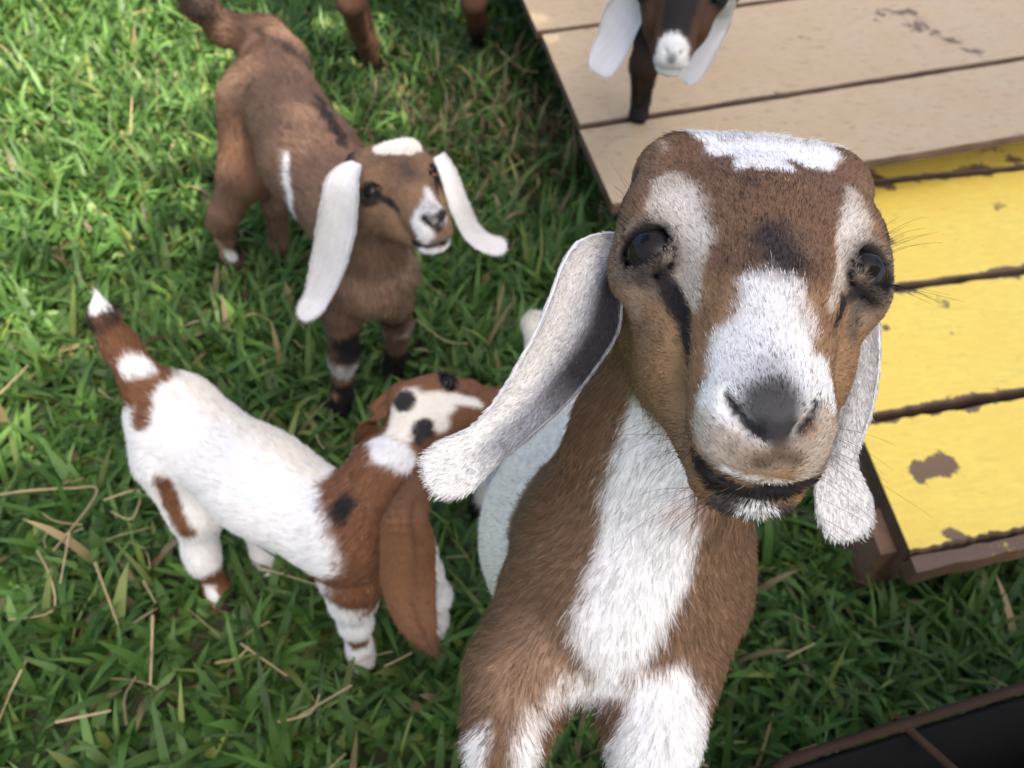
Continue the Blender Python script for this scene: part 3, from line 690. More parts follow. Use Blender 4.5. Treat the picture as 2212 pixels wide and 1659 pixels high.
# ------------------------------------------------------------------ the kid in front, up on its hind legs
def frame(yaw, pitch, roll): return CAMR@rot('z', math.radians(roll))@rot('y', math.radians(yaw))@rot('x', -math.radians(pitch)*-1*-1)
S_ = globals().get('FURSCALE', 1.0)
def hero():
    B = Sdf(); ph = 38
    R = frame(-2.0, 41, -6)
    hd = Head(pd(1655, 490, .315), R, .0112, .10)
    chest = pd(1368, 1190, .445)
    rib, hip = pd(1290, 1160, .56), pd(1290, 980, .76)
    back = unit(hip-chest)
    B.chain([(chest, .060), (rib, .072), (hip, .058)], .03, back+V(0, 0, -.35))
    B.ell(pd(1305, 1325, .425), (.042, .042, .042), None, .03, (0, -.2, -1))
    hd.grow(B, pd(1375, 1150, .435), .052, (pd(1440, 950, .40), .041), slits=False)
    for uv, rr in (([(1568, 850), (1586, 886), (1616, 916), (1652, 946)], [.0014, .0030, .0028, .0014]), ([(1764, 862), (1752, 900), (1728, 932), (1704, 947)], [.0013, .0026, .0025, .0013]),
                   ([(1500, 975), (1525, 1012), (1590, 1043), (1655, 1054), (1722, 1050), (1765, 1030)], [.0016, .0021, .0021, .0021, .0020, .0014]), ([(1683, 962), (1683, 1010)], [.0007, .0005])):
        p = B.hit(uv); p = p+unit(p.mean(0)-CP)*.0012
        for i in range(len(p)-1): B.cone(p[i], rr[i], p[i+1], rr[i+1], .0012, tag='head', op='sub')
    # forelegs
    B.chain([(pd(1185, 1320, .44), .027), (pd(1120, 1460, .415), .0225), (pd(1088, 1600, .40), .0148), (pd(1055, 2050, .405), .0148), (pd(1046, 2720, .43), .0118), (pd(1046, 2880, .435), .0155)], .02, (0, -.1, -1), 'leg')
    B.chain([(pd(1480, 1300, .44), .029), (pd(1430, 1470, .415), .021), (pd(1412, 1600, .40), .0165), (pd(1365, 2050, .405), .0155), (pd(1340, 2720, .43), .0118), (pd(1340, 2880, .435), .0155)], .02, (0, -.1, -1), 'leg')
    # hind legs
    lat = unit(np.cross(back, V(0, 0, 1))); lat = lat if lat[0] > 0 else -lat
    hoof = pz(1042, 1092, .014)
    for q in (0, 1):
        o = lat*.125*q
        B.chain([(hip-lat*.03+lat*.06*q+V(0, 0, -.01), .05), (pd(1175, 1000, .78)+o, .036), (pd(1120, 1000, .90)+o, .017), (pz(1062, 1050, .06)+o, .012), (hoof+o, .016)], .02, (0, 0, -1), 'leg')
    # tail
    tb = pd(1235, 870, .80); B.chain([(hip*.5+tb*.5, .02), (tb, .016), (pd(1180, 770, .80), .016), (pd(1158, 705, .79), .013)], .012)
    H = lambda *uv: B.hit(uv)
    px = lambda n, d=.30: n*d/FPX
    W = hd.w
    BRS = V(.155, .086, .050)
    # body coat
    t0 = (H((1120, 1085))[0]-chest)@back
    L = lambda uv: H(*uv)
    sp = [dict(c=V(.87, .81, .69), fn=lambda P: -((P-chest)@back-t0), soft=.006, amp=.006, f=45, a=1.0),
          spot(RUSSET*1.2, [hip+back*.045], .055, .006, .006, 60),
          spot(V(.17, .09, .05), L([(1290, 850), (1240, 980), (1190, 1080)]), [.018, .018, .012], .012, .006, 70, .8),
          spot(WH, L([(1420, 950), (1402, 1080), (1392, 1229), (1330, 1370), (1325, 1450)]), [.017, .020, .0235, .020, .004], .0055, .0025, 90),
          spot(PINK*1.05, L([(1480, 1110), (1500, 1090)]), .009, .007, .004, 120, .35),
          spot(WH, L([(1215, 1490), (1270, 1500), (1330, 1480)]), .009, .005, .004, 120),
          spot(WH, L([(1395, 1490), (1475, 1500), (1450, 1560), (1430, 1640)]), [.008, .012, .022, .024], .005, .004, 110), spot(WH, [pd(1420, 1660, .40), pd(1340, 2880, .435)], .028, .004, .003, 90),
          spot(WH, L([(1028, 1600), (1025, 1655)]), .006, .004, .004, 150), spot(WH, [pd(1068, 1850, .40), pd(1046, 2880, .435)], .026, .006, .006, 90), spot(WH, L([(1150, 1560), (1135, 1650)]), .006, .005, .004, 150),
          spot(V(.34, .22, .14), L([(1130, 1480), (1170, 1440)]), .016, .012, .004, 120, .6),
          spot(WH, [pd(1120, 1010, .88), pd(1085, 1020, .95)], .03, .01, .006, 70), spot(CREAM, [pd(1165, 730, .79), pd(1155, 690, .79)], .026, .008, .004, 90), spot(BLACK, [hoof], .024, .008), spot(BLACK, [pd(1046, 2880, .435)], .02, .006), spot(BLACK, [pd(1340, 2880, .435)], .02, .006),
          ]
    # head coat: marks are laid on the skin where they are seen, radii in surveyed pixels
    def T(c, uv, r, soft=12, amp=8, a=1.0, f=170):
        p = H(*uv); dep = (p-CP)@fw; return spot(c, p, np.broadcast_to(np.asarray(r, float), (len(uv),))*dep/FPX, soft*.3/FPX, amp*.3/FPX, f, a)
    def both(c, pts, r, soft=.12, amp=.12, f=1.6, a=1.0):
        def fn(P):
            q = hd.loc(P); q[:, 0] = np.abs(q[:, 0]); return seg_d(q, pts, r)*hd.s
        return dict(c=np.asarray(c, float), fn=fn, soft=soft*hd.s, amp=amp*hd.s, f=f*100, a=a)
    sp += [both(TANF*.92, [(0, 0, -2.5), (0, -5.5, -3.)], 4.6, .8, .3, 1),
           both(BRS, [(0, 4.5, -2), (0, 2.0, 0), (0, -1.2, .5)], [4.8, 3.2, 2.2], .4, .25, 1.4),
           T(TANF*1.05, [(1410, 800), (1420, 860), (1470, 900)], [60, 60, 40], 40, 12, .7), T(V(.20, .13, .075), [(1385, 690), (1400, 740)], 40, 30, 12, .6),
           T(TANF*.8, [(1545, 640), (1535, 690), (1525, 740)], [26, 24, 18], 16, 8, .8), T(TANF*.8, [(1775, 640), (1782, 700)], 16, 12, 6, .8),
           T(V(.035, .024, .018), [(1650, 400), (1660, 470), (1665, 550)], [80, 95, 80], 60, 25, .42), T(V(.34, .19, .09), [(1640, 400), (1640, 500), (1590, 600)], [100, 110, 50], 60, 25, .16), T(BLACK*2, [(1680, 515), (1690, 555)], [48, 50], 40, 25, .85), T(BLACK*2, [(1625, 395), (1600, 388)], 12, 14, 10, .7),
           T(BEIGE, [(1440, 392), (1452, 435), (1470, 492), (1487, 545), (1497, 605), (1503, 655)], [30, 58, 66, 52, 36, 18], 16, 14), T(V(.60, .55, .49), [(1465, 440), (1495, 520)], [42, 40], 40, 14, .8),
           T(BEIGE, [(1845, 418), (1850, 465), (1838, 532), (1815, 595), (1795, 655)], [22, 38, 40, 30, 14], 14, 10), T(V(.60, .55, .49), [(1845, 470), (1825, 545)], 24, 20, 10, .8),
           T(WH, [(1530, 292), (1640, 288), (1780, 296)], [40, 52, 44], 10, 12), T(WH, [(1565, 322), (1640, 326), (1775, 330)], [34, 42, 40], 10, 10), T(WH, [(1585, 332), (1640, 340), (1700, 338)], [26, 34, 30], 10, 9), T(WH, [(1610, 352), (1690, 358)], [24, 30], 10, 9), T(WH, [(1735, 352), (1772, 350)], 24, 10, 9), T(CREAM, [(1640, 290), (1690, 300)], 26, 22, 10, .7),
           both(WH, [(0, 4.3, -.5), (1.75, 4.45, -.9)], [1.45, 1.25], .2, .3, 1.2), both(CREAM, [(0, 5.2, -2.2), (2.0, 5.2, -2.4)], 1.5, .4, .2), T(V(.40, .28, .2), [(1425, 300), (1440, 320)], 9, 8, 6, .7),
           T(BLACK*2, [(1338, 465), (1352, 420), (1376, 372)], [16, 13, 9], 10, 6, .9), T(BLACK*2, [(1918, 520), (1905, 470)], 10, 8, 5, .9),
           both(V(.20, .165, .13), [(3.52, -.25, -1.62)], 1.6, .3, .12, 2, .6), both(BLACK*1.3, [(3.52, -.25, -1.62)], 1.31, .16, .01, 2),
           T(V(.085, .07, .055), [(1410, 612), (1440, 650)], [30, 24], 22, 12, .7), T(V(.30, .22, .15), [(1368, 640), (1372, 670)], 20, 16, 8, .7),
           T(BLACK*1.4, [(1425, 590), (1455, 640), (1478, 690), (1485, 745), (1487, 790)], [14, 26, 24, 14, 8], 10, 7), T(V(.085, .07, .055), [(1850, 670), (1842, 720)], 24, 14, 8, .8),
           T(BLACK*1.4, [(1842, 635), (1818, 668), (1803, 710)], [14, 20, 13], 9, 6),
           T(WH*.96, [(1668, 592), (1670, 640), (1662, 700), (1652, 760), (1643, 830)], [14, 60, 92, 120, 126], 24, 18), T(WH*.95, [(1540, 850), (1525, 905)], [42, 36], 16, 9), T(WH*.93, [(1778, 800), (1780, 890)], [28, 20], 12, 8),
           T(V(.44, .37, .30), [(1520, 930), (1580, 970)], [40, 42], 22, 10, .92), T(V(.29, .235, .185), [(1590, 985), (1655, 1000), (1745, 975)], [30, 34, 34], 18, 10, .9), T(V(.38, .32, .25), [(1785, 895), (1792, 935), (1778, 980), (1755, 1015)], [30, 44, 46, 34], 12, 8, .95), T(WH*.9, [(1795, 830), (1800, 880)], 18, 10, 6),
           T(GREY*1.5, [(1655, 680), (1650, 770)], [80, 100], 50, 20, .22), T(GREY*1.2, [(1672, 805), (1672, 850)], [45, 76], 44, 14, .8), T(V(.038, .036, .035), [(1672, 872), (1675, 900)], [64, 56], 26, 10, .95), T(V(.028, .026, .026), [(1655, 925), (1683, 935), (1712, 922)], [22, 30, 20], 12, 5),
           T(BLACK*1.5, [(1572, 855), (1590, 885), (1616, 914), (1650, 945)], [10, 14, 13, 10], 6, 4), T(BLACK*1.5, [(1762, 868), (1750, 900), (1728, 930)], [9, 12, 11], 6, 4),  # nostril slits painted dark to deepen the shade in them
           T(V(.085, .055, .04), [(1640, 1000), (1683, 985), (1720, 995)], [16, 24, 16], 14, 9, .85),
           T(V(.20, .165, .135), [(1530, 1000), (1600, 1036), (1660, 1050), (1735, 1044), (1775, 1012)], [16, 16, 14, 16, 18], 8, 5, .95), T(WH*.75, [(1560, 1012), (1598, 1030), (1655, 1042), (1728, 1038)], [3, 5, 6, 5], 4, 3),
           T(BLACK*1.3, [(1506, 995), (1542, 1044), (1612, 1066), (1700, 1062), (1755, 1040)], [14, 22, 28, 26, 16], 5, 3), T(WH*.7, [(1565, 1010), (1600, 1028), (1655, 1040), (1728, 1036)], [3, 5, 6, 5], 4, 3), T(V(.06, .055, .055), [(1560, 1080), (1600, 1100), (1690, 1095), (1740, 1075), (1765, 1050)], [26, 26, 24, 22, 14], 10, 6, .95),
           T(WH, [(1600, 1096), (1635, 1102), (1668, 1098)], [9, 13, 9], 7, 6)]
    # lengths
    hs = hd.s
    ls = [dict(pts=[W(0, -6.3, -2.2)], r=2.2*hs, soft=.8*hs, len=.20*hs, dens=1.3), dict(pts=[W(0, -6.9, -1.4)], r=.95*hs, soft=.3*hs, len=.10*hs, dens=.8),
          dict(pts=[W(0, -7.4, -4.2)], r=1.4*hs, soft=.3*hs, len=.35*hs)]
    for q in (-1, 1):
        ls += [dict(pts=[W(q*.3, 4.3, -.7), W(q*2.3, 4.5, -1.2)], r=1.2*hs, soft=.5*hs, len=.75*hs, flow=hd.R@V(q*1, .1, 0)),
               dict(pts=[W(q*3.52, -.25, -1.62)], r=1.35*hs, soft=.2*hs, len=.16*hs, dens=1.5)]
    ls += [dict(pts=[pd(1250, 1525, .42), pd(1400, 1510, .42)], r=.02, soft=.015, len=.016, flow=(0, -.2, -1))]
    # ears
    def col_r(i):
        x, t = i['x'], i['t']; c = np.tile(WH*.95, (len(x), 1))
        g = np.clip((x+.5)*1.3, 0, 1)*np.clip((.86-t)*6, 0, 1)*np.clip(t*8+.2, 0, 1)*np.maximum(i['inner'], np.clip((x-.6)*4, 0, 1)); c = c*(1-.85*g[:, None])+V(.20, .205, .225)*.85*g[:, None]  # grey inner hair, with the shade inside the ear put into it
        d = np.clip((x-.02)*3, 0, 1)*np.clip((.54-t)*7, 0, 1)*np.clip(t*6, 0, 1)*i['inner']; c = c*(1-d[:, None])+V(.035, .03, .03)*d[:, None]; return c  # dark shade of the hollow near the root, painted into the colour
    X, Y, Z = hd.R.T
    camz = -fw
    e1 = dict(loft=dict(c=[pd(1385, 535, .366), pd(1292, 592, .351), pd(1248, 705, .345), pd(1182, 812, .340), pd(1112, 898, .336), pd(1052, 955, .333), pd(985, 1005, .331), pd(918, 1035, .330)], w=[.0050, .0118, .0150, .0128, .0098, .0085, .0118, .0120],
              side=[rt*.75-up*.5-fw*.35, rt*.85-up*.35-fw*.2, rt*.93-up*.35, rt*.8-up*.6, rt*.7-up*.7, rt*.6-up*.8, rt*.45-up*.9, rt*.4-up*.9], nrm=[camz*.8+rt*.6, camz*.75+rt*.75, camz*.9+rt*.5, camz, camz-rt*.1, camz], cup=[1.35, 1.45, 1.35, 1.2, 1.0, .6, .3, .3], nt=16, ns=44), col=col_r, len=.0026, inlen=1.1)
    def col_l(i):
        x, t = i['x'], i['t']; c = np.tile(WH*.95, (len(x), 1)); g = np.clip((.45-x)*1.6, 0, 1)*np.clip((.80-t)*6, 0, 1)*i['inner']; return c*(1-.8*g[:, None])+GREY*.8*.8*g[:, None]
    e2 = dict(loft=dict(c=[pd(1815, 590, .385), pd(1838, 680, .380), pd(1842, 780, .374), pd(1826, 885, .368), pd(1805, 985, .362), pd(1815, 1065, .358), pd(1834, 1168, .356)], w=[.008, .009, .0095, .0098, .0075, .0115, .0135],
              side=[rt*.9+up*.1, rt*.95+up*.1, rt*.95+up*.15, rt*.95+up*.15, rt, rt*.95+up*.2], nrm=[camz*.7-rt*.6, camz*.8-rt*.6, camz-rt*.4, camz-rt*.2, camz, camz], cup=[1.2, 1.2, 1.0, .7, .25, .25], nt=14, ns=40), col=col_l, len=.0026, inlen=1.0)
    # lashes and whiskers
    ex = []; r = RES(11)
    for q, (c, n, er) in zip((-1, 1), hd.eyes):
        for k in range(34):
            low = k % 3 == 0; a = r.uniform(-1.0, 1.0); d = unit(n*r.uniform(.55, 1)+Y*(-.75 if low else .75)*r.uniform(.5, 1)+X*q*a*.5)
            p0 = c+unit(n*.62+Y*(-.7 if low else .72)+X*q*a*.55)*er*1.10; Ln = r.uniform(.010, .024)*(1 if not low else .9)
            t = np.linspace(0, 1, 6)[:, None]; bend = unit(X*q*.6+(-up)*.5+r.normal(0, .3, 3))
            ex.append(dict(pts=p0+d*Ln*t+bend*Ln*.35*t**2, r=.00009, c=BLACK*1.2))
    for k in range(70):
        q = -1 if k % 5 < 3 else 1; low = r.uniform() < .5
        p0 = W(q*r.uniform(1.2, 2.1), r.uniform(-7.2, -5.6), r.uniform(-3.2, -2.4)) if not low else W(q*r.uniform(.3, 1.6), r.uniform(-7.4, -6.6), r.uniform(-4.9, -4.3))
        d = unit(X*q*r.uniform(.5, 1)+Y*r.uniform(-.5, .1)+Z*r.uniform(-.5, .2)); Ln = r.uniform(.012, .034); t = np.linspace(0, 1, 7)[:, None]
        ex.append(dict(pts=p0+d*Ln*t+unit(-up+r.normal(0, .4, 3))*Ln*.3*t**2, r=.00007, c=V(.02, .016, .014)))
    for k in range(46):
        p0 = W(r.uniform(-2.8, 2.8), r.uniform(4.6, 5.3), r.uniform(-1.6, -.6)); d = unit(up*r.uniform(.6, 1)+X*r.normal(0, .45)); Ln = r.uniform(.004, .010); t = np.linspace(0, 1, 5)[:, None]
        ex.append(dict(pts=p0+d*Ln*t, r=.00008, c=CREAM))
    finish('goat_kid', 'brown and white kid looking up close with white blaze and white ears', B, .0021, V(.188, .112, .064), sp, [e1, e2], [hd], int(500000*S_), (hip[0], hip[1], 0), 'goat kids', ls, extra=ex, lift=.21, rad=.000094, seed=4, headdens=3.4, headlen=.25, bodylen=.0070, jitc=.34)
    return B, hd
hero()

def limb(B, pts, k=.014): B.chain(pts, k, (0, 0, -1), 'leg')
def ear_col(fn): return lambda i: fn(i['x'], i['t'], i['inner'])
def plain_ear(a, b=None):
    def fn(x, t, inn):
        c = np.tile(a, (len(x), 1))*(.93+.09*np.sin(x*9+4*np.sin(t*7))*np.sin(t*23+x*5))[:, None]; return c if b is None else c*(1-.5*np.clip(t*4, 0, 1)[:, None]*inn[:, None])+b*.5*np.clip(t*4, 0, 1)[:, None]*inn[:, None]
    return ear_col(fn)
def headpaint(hd, c, pts, r, soft=.25, amp=.2, f=2.0, a=1.0, sym=True):
    def fn(P):
        q = hd.loc(P)
        if sym: q[:, 0] = np.abs(q[:, 0])
        return seg_d(q, pts, r)*hd.s
    return dict(c=np.asarray(c, float), fn=fn, soft=soft*hd.s, amp=amp*hd.s, f=f*100*.011/hd.s, a=a)

def brown_kid():
    """brown kid with the white crown, body turned to the viewer, black line down its back"""
    B = Sdf(); H = lambda *uv: B.hit(uv)
    hip, rib, chest = pz(590, 190, .30), pz(672, 345, .29), pz(792, 530, .275)
    ax = unit((hip-chest)*V(1, 1, 0)); lat = unit(np.cross(ax, V(0, 0, 1)))           # lat points to its left (picture right)
    if lat@rt < 0: lat = -lat
    B.chain([(chest, .047), (rib, .056), (hip, .054)], .03, ax+V(0, 0, -.4)); B.ell(pz(800, 610, .235), (.042, .04, .045), None, .03)
    B.ell(pz(600, 120, .325), (.036, .036, .028), None, .04, ax)
    limb(B, [(pz(560, 230, .28), .056), (pz(530, 375, .205), .034), (pz(484, 462, .14), .0185), (pz(478, 482, .12), .016), (pz(500, 548, .04), .0125), (pz(510, 572, .012), .0155)])
    o = lat*.075+ax*.0; limb(B, [(pz(560, 230, .265)+lat*.05, .042), (pz(530, 375, .205)+o, .032), (pz(484, 462, .14)+o, .0175), (pz(500, 548, .04)+o, .0125), (pz(510, 572, .012)+o, .015)])
    limb(B, [(pz(745, 590, .25), .032), (pz(742, 665, .195), .022), (pz(742, 770, .12), .0155), (pz(738, 850, .045), .0115), (pz(735, 885, .012), .0150)])
    limb(B, [(pz(850, 590, .24), .030), (pz(848, 650, .20), .022), (pz(858, 705, .13), .0165), (pz(856, 765, .045), .0125), (pz(850, 795, .012), .0155)])
    B.chain([(pz(575, 80, .335), .03), (pz(484, 62, .37), .018), (pz(430, 10, .41), .016), (pz(375, -60, .45), .010)], .02)
    hd = Head(pz(868, 368, .405), CAMR@rot('z', math.radians(22))@rot('y', math.radians(22))@rot('x', -math.radians(35)), .0094)
    hd.grow(B, pz(800, 520, .30), .038, (pz(815, 440, .36), .027))
    W = hd.w; X, Y, Z = hd.R.T; DK = BLACK*1.5; hp = lambda *a, **k: headpaint(hd, *a, **k)
    sp = [spot(V(.17, .08, .042), [pz(540, 320, .25)], .05, .03, .01, 60, .7), spot(V(.33, .22, .15), [pz(840, 570, .26), pz(815, 640, .24)], .042, .02, .005, 60, .6),
          spot(DK, H((560, 68), (625, 108), (668, 150)), .008, .009, .008, 90, .7), spot(DK, H((690, 215), (705, 255), (735, 300), (750, 340)), [.007, .010, .009, .012], .007, .008, 90, .9),
          spot(DK, [pz(430, 10, .42), pz(370, -60, .46)], .03, .012, .008, 80, .8),
          spot(WH, H((620, 330), (618, 380), (628, 430), (640, 470)), [.004, .005, .009, .012], .003, .003, 80),
          spot(WH*.9, [pz(640, 470, .19)], .035, .006, .004, 80), spot(V(.45, .30, .2), [pz(478, 500, .10), pz(492, 545, .05)], .012, .005), spot(DK, [pz(515, 480, .10), pz(520, 548, .05)], .014, .006),
          spot(WH, H((492, 545), (502, 556)), .009, .003, .002, 120), spot(DK, [pz(512, 576, .01)], .016, .004),
          spot(DK, [pz(752, 735, .15), pz(750, 755, .135)], .021, .005), spot(WH*.7, [pz(742, 782, .11)], .021, .003, .002), spot(DK, [pz(742, 835, .06), pz(735, 885, .012)], .022, .004), spot(TANF, H((722, 855),), .006, .004),
          spot(DK, [pz(850, 668, .18)], .022, .004), spot(WH*.65, [pz(858, 702, .135)], .018, .003, .002), spot(DK, [pz(860, 750, .06), pz(850, 790, .012)], .022, .004),
          hp(V(.21, .125, .07), [(0, 0, -2), (0, -5.5, -3)], 4.6, .8), hp(V(.15, .085, .05), [(0, 2.5, -.2), (0, -1.5, .6)], [2.0, 1.5], .5), hp(BLACK*4, [(0, -.5, .8), (0, -2, .8)], .5, .6, a=.7), hp(DK, [(0, 5.0, -4), (3, 4.6, -4)], 1.2, .4),
          spot(CREAM*1.05, H((812, 302), (840, 293), (878, 300)), [.015, .022, .021], .002, .005, 120), spot(CREAM, H((842, 318), (865, 320)), .015, .002, .003, 120),
          hp(DK, [(3.7, -.3, -1.8)], 1.45, .2), hp(DK, [(3.2, -1.3, -1.6), (2.4, -2.6, -1.6), (2.2, -3.6, -1.8)], [.45, .45, .2], .25), hp(V(.08, .06, .05), [(3.9, 1.6, -2.3)], .55, .4, a=.8),
          spot(WH*.78, H((930, 425), (935, 455), (915, 480), (920, 510)), [.009, .015, .012, .010], .003, .003, 130), hp(GREY*1.2, [(0, -5.7, -.5)], .9, .6, a=.6), hp(DK, [(0, -7.1, -1.6), (1.2, -6.5, -.8)], [.75, .4], .2), hp(V(.25, .2, .18), [(0, -7.6, -2.8), (1.4, -7, -3)], .5, .3),
          hp(DK, [(0, -8, -3.6), (1, -7.8, -3.65), (2.1, -6, -4)], .34, .15), hp(WH, [(0, -7.6, -4.6), (1.2, -7.2, -4.6)], .75, .2)]
    cz = -fw; ec = plain_ear(WH*.95, GREY*2.2)
    e1 = dict(loft=dict(c=[pz(770, 355, .415), pz(742, 400, .405), pz(728, 490, .36), pz(708, 580, .31), pz(685, 645, .275), pz(648, 690, .255)], w=[.005, .0165, .0190, .0170, .0135, .0105], side=[rt*.9-up*.2, rt, rt, rt-up*.2, rt-up*.5, rt*.8-up*.7], nrm=[cz-rt*.3, cz-rt*.2, cz-rt*.2, cz, cz], cup=[.9, .75, .7, .6, .4]), col=ec, len=.004)
    e2 = dict(loft=dict(c=[pz(948, 335, .415), pz(968, 375, .40), pz(990, 440, .37), pz(1018, 500, .34), pz(1055, 528, .325), pz(1095, 532, .32)], w=[.006, .0085, .0105, .0108, .0105, .010], side=[rt+up*.3, rt*.9+up*.4, rt*.85+up*.5, rt*.6+up*.8, rt*.2+up, up], nrm=[cz-rt*.5, cz-rt*.5, cz, cz, cz], cup=[.8, .7, .5, .4, .3]), col=ec, len=.004)
    finish('goat_kid', 'brown kid with black back stripe, white crown and white ears standing on grass', B, .0032, V(.185, .112, .074), sp, [e1, e2], [hd], int(110000*S_), (chest[0], chest[1], 0), 'goat kids', seed=14, jitc=.34, lift=.28, rad=.00020, bodylen=.008, headlen=.38, npt=4, headdens=1.8)

def white_kid():
    """white kid with a brown neck and a raised tail, its head turned away to the right"""
    B = Sdf(); H = lambda *uv: B.hit(uv)
    hip, rib, chest = pz(392, 920, .235), pz(560, 1040, .24), pz(745, 1150, .235)
    ax = unit((hip-chest)*V(1, 1, 0)); lat = unit(np.cross(ax, V(0, 0, 1))); lat = lat if lat@up > 0 else -lat       # towards its far side
    B.chain([(chest, .045), (rib, .0405), (hip, .044)], .03, ax+V(0, 0, -.3)); B.ell(pz(365, 885, .245), (.034, .034, .03), None, .025, ax)
    limb(B, [(pz(385, 985, .21), .042), (pz(425, 1095, .155), .027), (pz(432, 1185, .10), .0148), (pz(440, 1212, .085), .0132), (pz(468, 1268, .035), .0108), (pz(484, 1300, .012), .0145)])
    o = lat*.06-ax*.01; limb(B, [(pz(395, 985, .19)+lat*.02, .03), (pz(425, 1095, .155)+o, .025), (pz(432, 1185, .10)+o, .0155), (pz(468, 1268, .035)+o, .0118), (pz(484, 1300, .012)+o, .0145)])
    limb(B, [(pz(762, 1235, .18), .033), (pz(762, 1290, .135), .021), (pz(768, 1345, .085), .0140), (pz(776, 1395, .035), .0108), (pz(782, 1420, .012), .0145)])
    o = lat*.07-ax*.045; limb(B, [(pz(762, 1235, .18)+o*.7, .022), (pz(762, 1290, .135)+o*.85, .0165), (pz(768, 1345, .085)+o, .015), (pz(776, 1395, .035)+o, .0118), (pz(782, 1420, .012)+o, .0145)])
    B.chain([(pz(345, 860, .26), .022), (pz(305, 818, .275), .0155), (pz(262, 752, .30), .0135), (pz(224, 690, .325), .0095), (pz(210, 640, .34), .003)], .015)
    hd = Head(pz(972, 905, .31), CAMR@rot('z', math.radians(97))@rot('y', math.radians(-6))@rot('x', math.radians(14)), .0082)
    hd.grow(B, pz(775, 1130, .25), .043, (pz(830, 1020, .275), .028))
    W = hd.w; DK = BLACK*1.5; hp = lambda *a, **k: headpaint(hd, *a, **k); RB = RUSSET*.95
    nb = spline([pz(795, 1270, .17), pz(810, 1130, .25), pz(855, 1010, .30)], 5)
    sp = [spot(CREAM, H((430, 830), (600, 950), (740, 1020)), .022, .02, .004, 60, .8),
          spot(RB, [pz(300, 815, .275), pz(222, 700, .32)], .035, .004, .003), spot(WH, H((285, 795), (310, 790)), .010, .004), spot(DK, [pz(222, 690, .325)], .016, .008, .003), spot(WH, [pz(210, 645, .34)], .017, .003),
          spot(RB, H((310, 870), (304, 905)), .009, .004), spot(RB, H((350, 1040), (375, 1100), (400, 1150)), .009, .004), spot(RB, [pz(462, 1245, .065), pz(480, 1290, .02)], .021, .003), spot(DK, [pz(500, 1290, .02)], .017, .004), spot(WH, H((452, 1270), (460, 1290)), .006, .003),
          spot(RB, nb, [.034, .055, .05, .05, .05], .004, .004, 70), spot(WH, [pz(740, 1290, .14), pz(745, 1200, .2)], .028, .006, .003), spot(RB, H((770, 1390), (780, 1395)), .010, .003), spot(WH, H((780, 1415),), .012, .004),
          spot(DK, H((745, 1085), (735, 1110)), .010, .004, .003),
          hp(RB, [(0, 2, -3), (0, -7, -3)], 6, .4), hp(RB*.8, [(0, -1, 0), (0, -7, -1)], 1.5, .6, a=.6),
          spot(WH, H((835, 975), (870, 990), (815, 950)), [.013, .013, .008], .003, .003, 110), spot(CREAM, H((870, 920), (905, 885), (950, 870)), [.016, .018, .013], .003, .003, 110), spot(CREAM, H((985, 860), (1040, 875)), [.006, .004], .003, .002, 110), spot(CREAM, H((955, 915), (940, 890)), [.008, .010], .003, .002, 110),
          spot(V(.025, .022, .024), H((880, 863), (872, 872)), .008, .002, .002, 140), spot(V(.025, .022, .024), H((912, 930), (915, 942)), .0095, .002, .003, 140), spot(RB*.7, H((925, 970), (930, 990)), .008, .004),
          hp(DK, [(3.7, -.3, -1.8)], 1.4, .2)]
    def ec(i):
        x, t = i['x'], i['t']; c = np.tile(V(.18, .085, .04), (len(x), 1)); v = np.exp(-((x-.12-.15*np.sin(t*4))/.09)**2)*.35*(t > .3); c = c*(1-v[:, None]); d = np.clip((t-.86)*6, 0, 1)*.7; return c*(1-d[:, None])+BLACK*d[:, None]
    cz = -fw
    sd = min((-1, 1), key=lambda q: np.linalg.norm(hd.w(q*3.2, 1.2, -4.0)-pz(868, 1020, .31)))
    e1 = dict(loft=dict(c=[hd.w(sd*2.6, 1.4, -4.2), hd.w(sd*4.4, 1.6, -4.4)*.6+pz(868, 1055, .32)*.4, pz(874, 1105, .315), pz(878, 1180, .295), pz(880, 1265, .26), pz(900, 1345, .235), pz(945, 1418, .22)], w=[.007, .0125, .0175, .0215, .0225, .0165, .003], side=[rt, rt+up*.05, rt, rt, rt+up*.2, rt+up*.4], nrm=[-cz]*2, cup=[.9, .7, .6, .6, .6]), col=ec, len=.0055)
    e2 = dict(loft=dict(c=[hd.w(-sd*2.6, 1.4, -4.2), hd.w(-sd*4.4, 1.8, -4.6)*.5+pz(822, 882, .30)*.5, pz(795, 920, .28), pz(790, 960, .25), pz(790, 1000, .22)], w=[.005, .008, .010, .010, .006], side=[up, up-rt*.2, rt*.5+up*.3, rt, rt], nrm=[cz, cz], cup=[.5, .4, .4]), col=ec, len=.0035)
    finish('goat_kid', 'white kid with brown neck, brown ear and white tipped raised tail', B, .0030, WH, sp, [e1, e2], [hd], int(110000*S_), (chest[0], chest[1], 0), 'goat kids', seed=24, jitc=.22, lift=.22, rad=.00018, bodylen=.007, headlen=.38, npt=4, headdens=1.5)

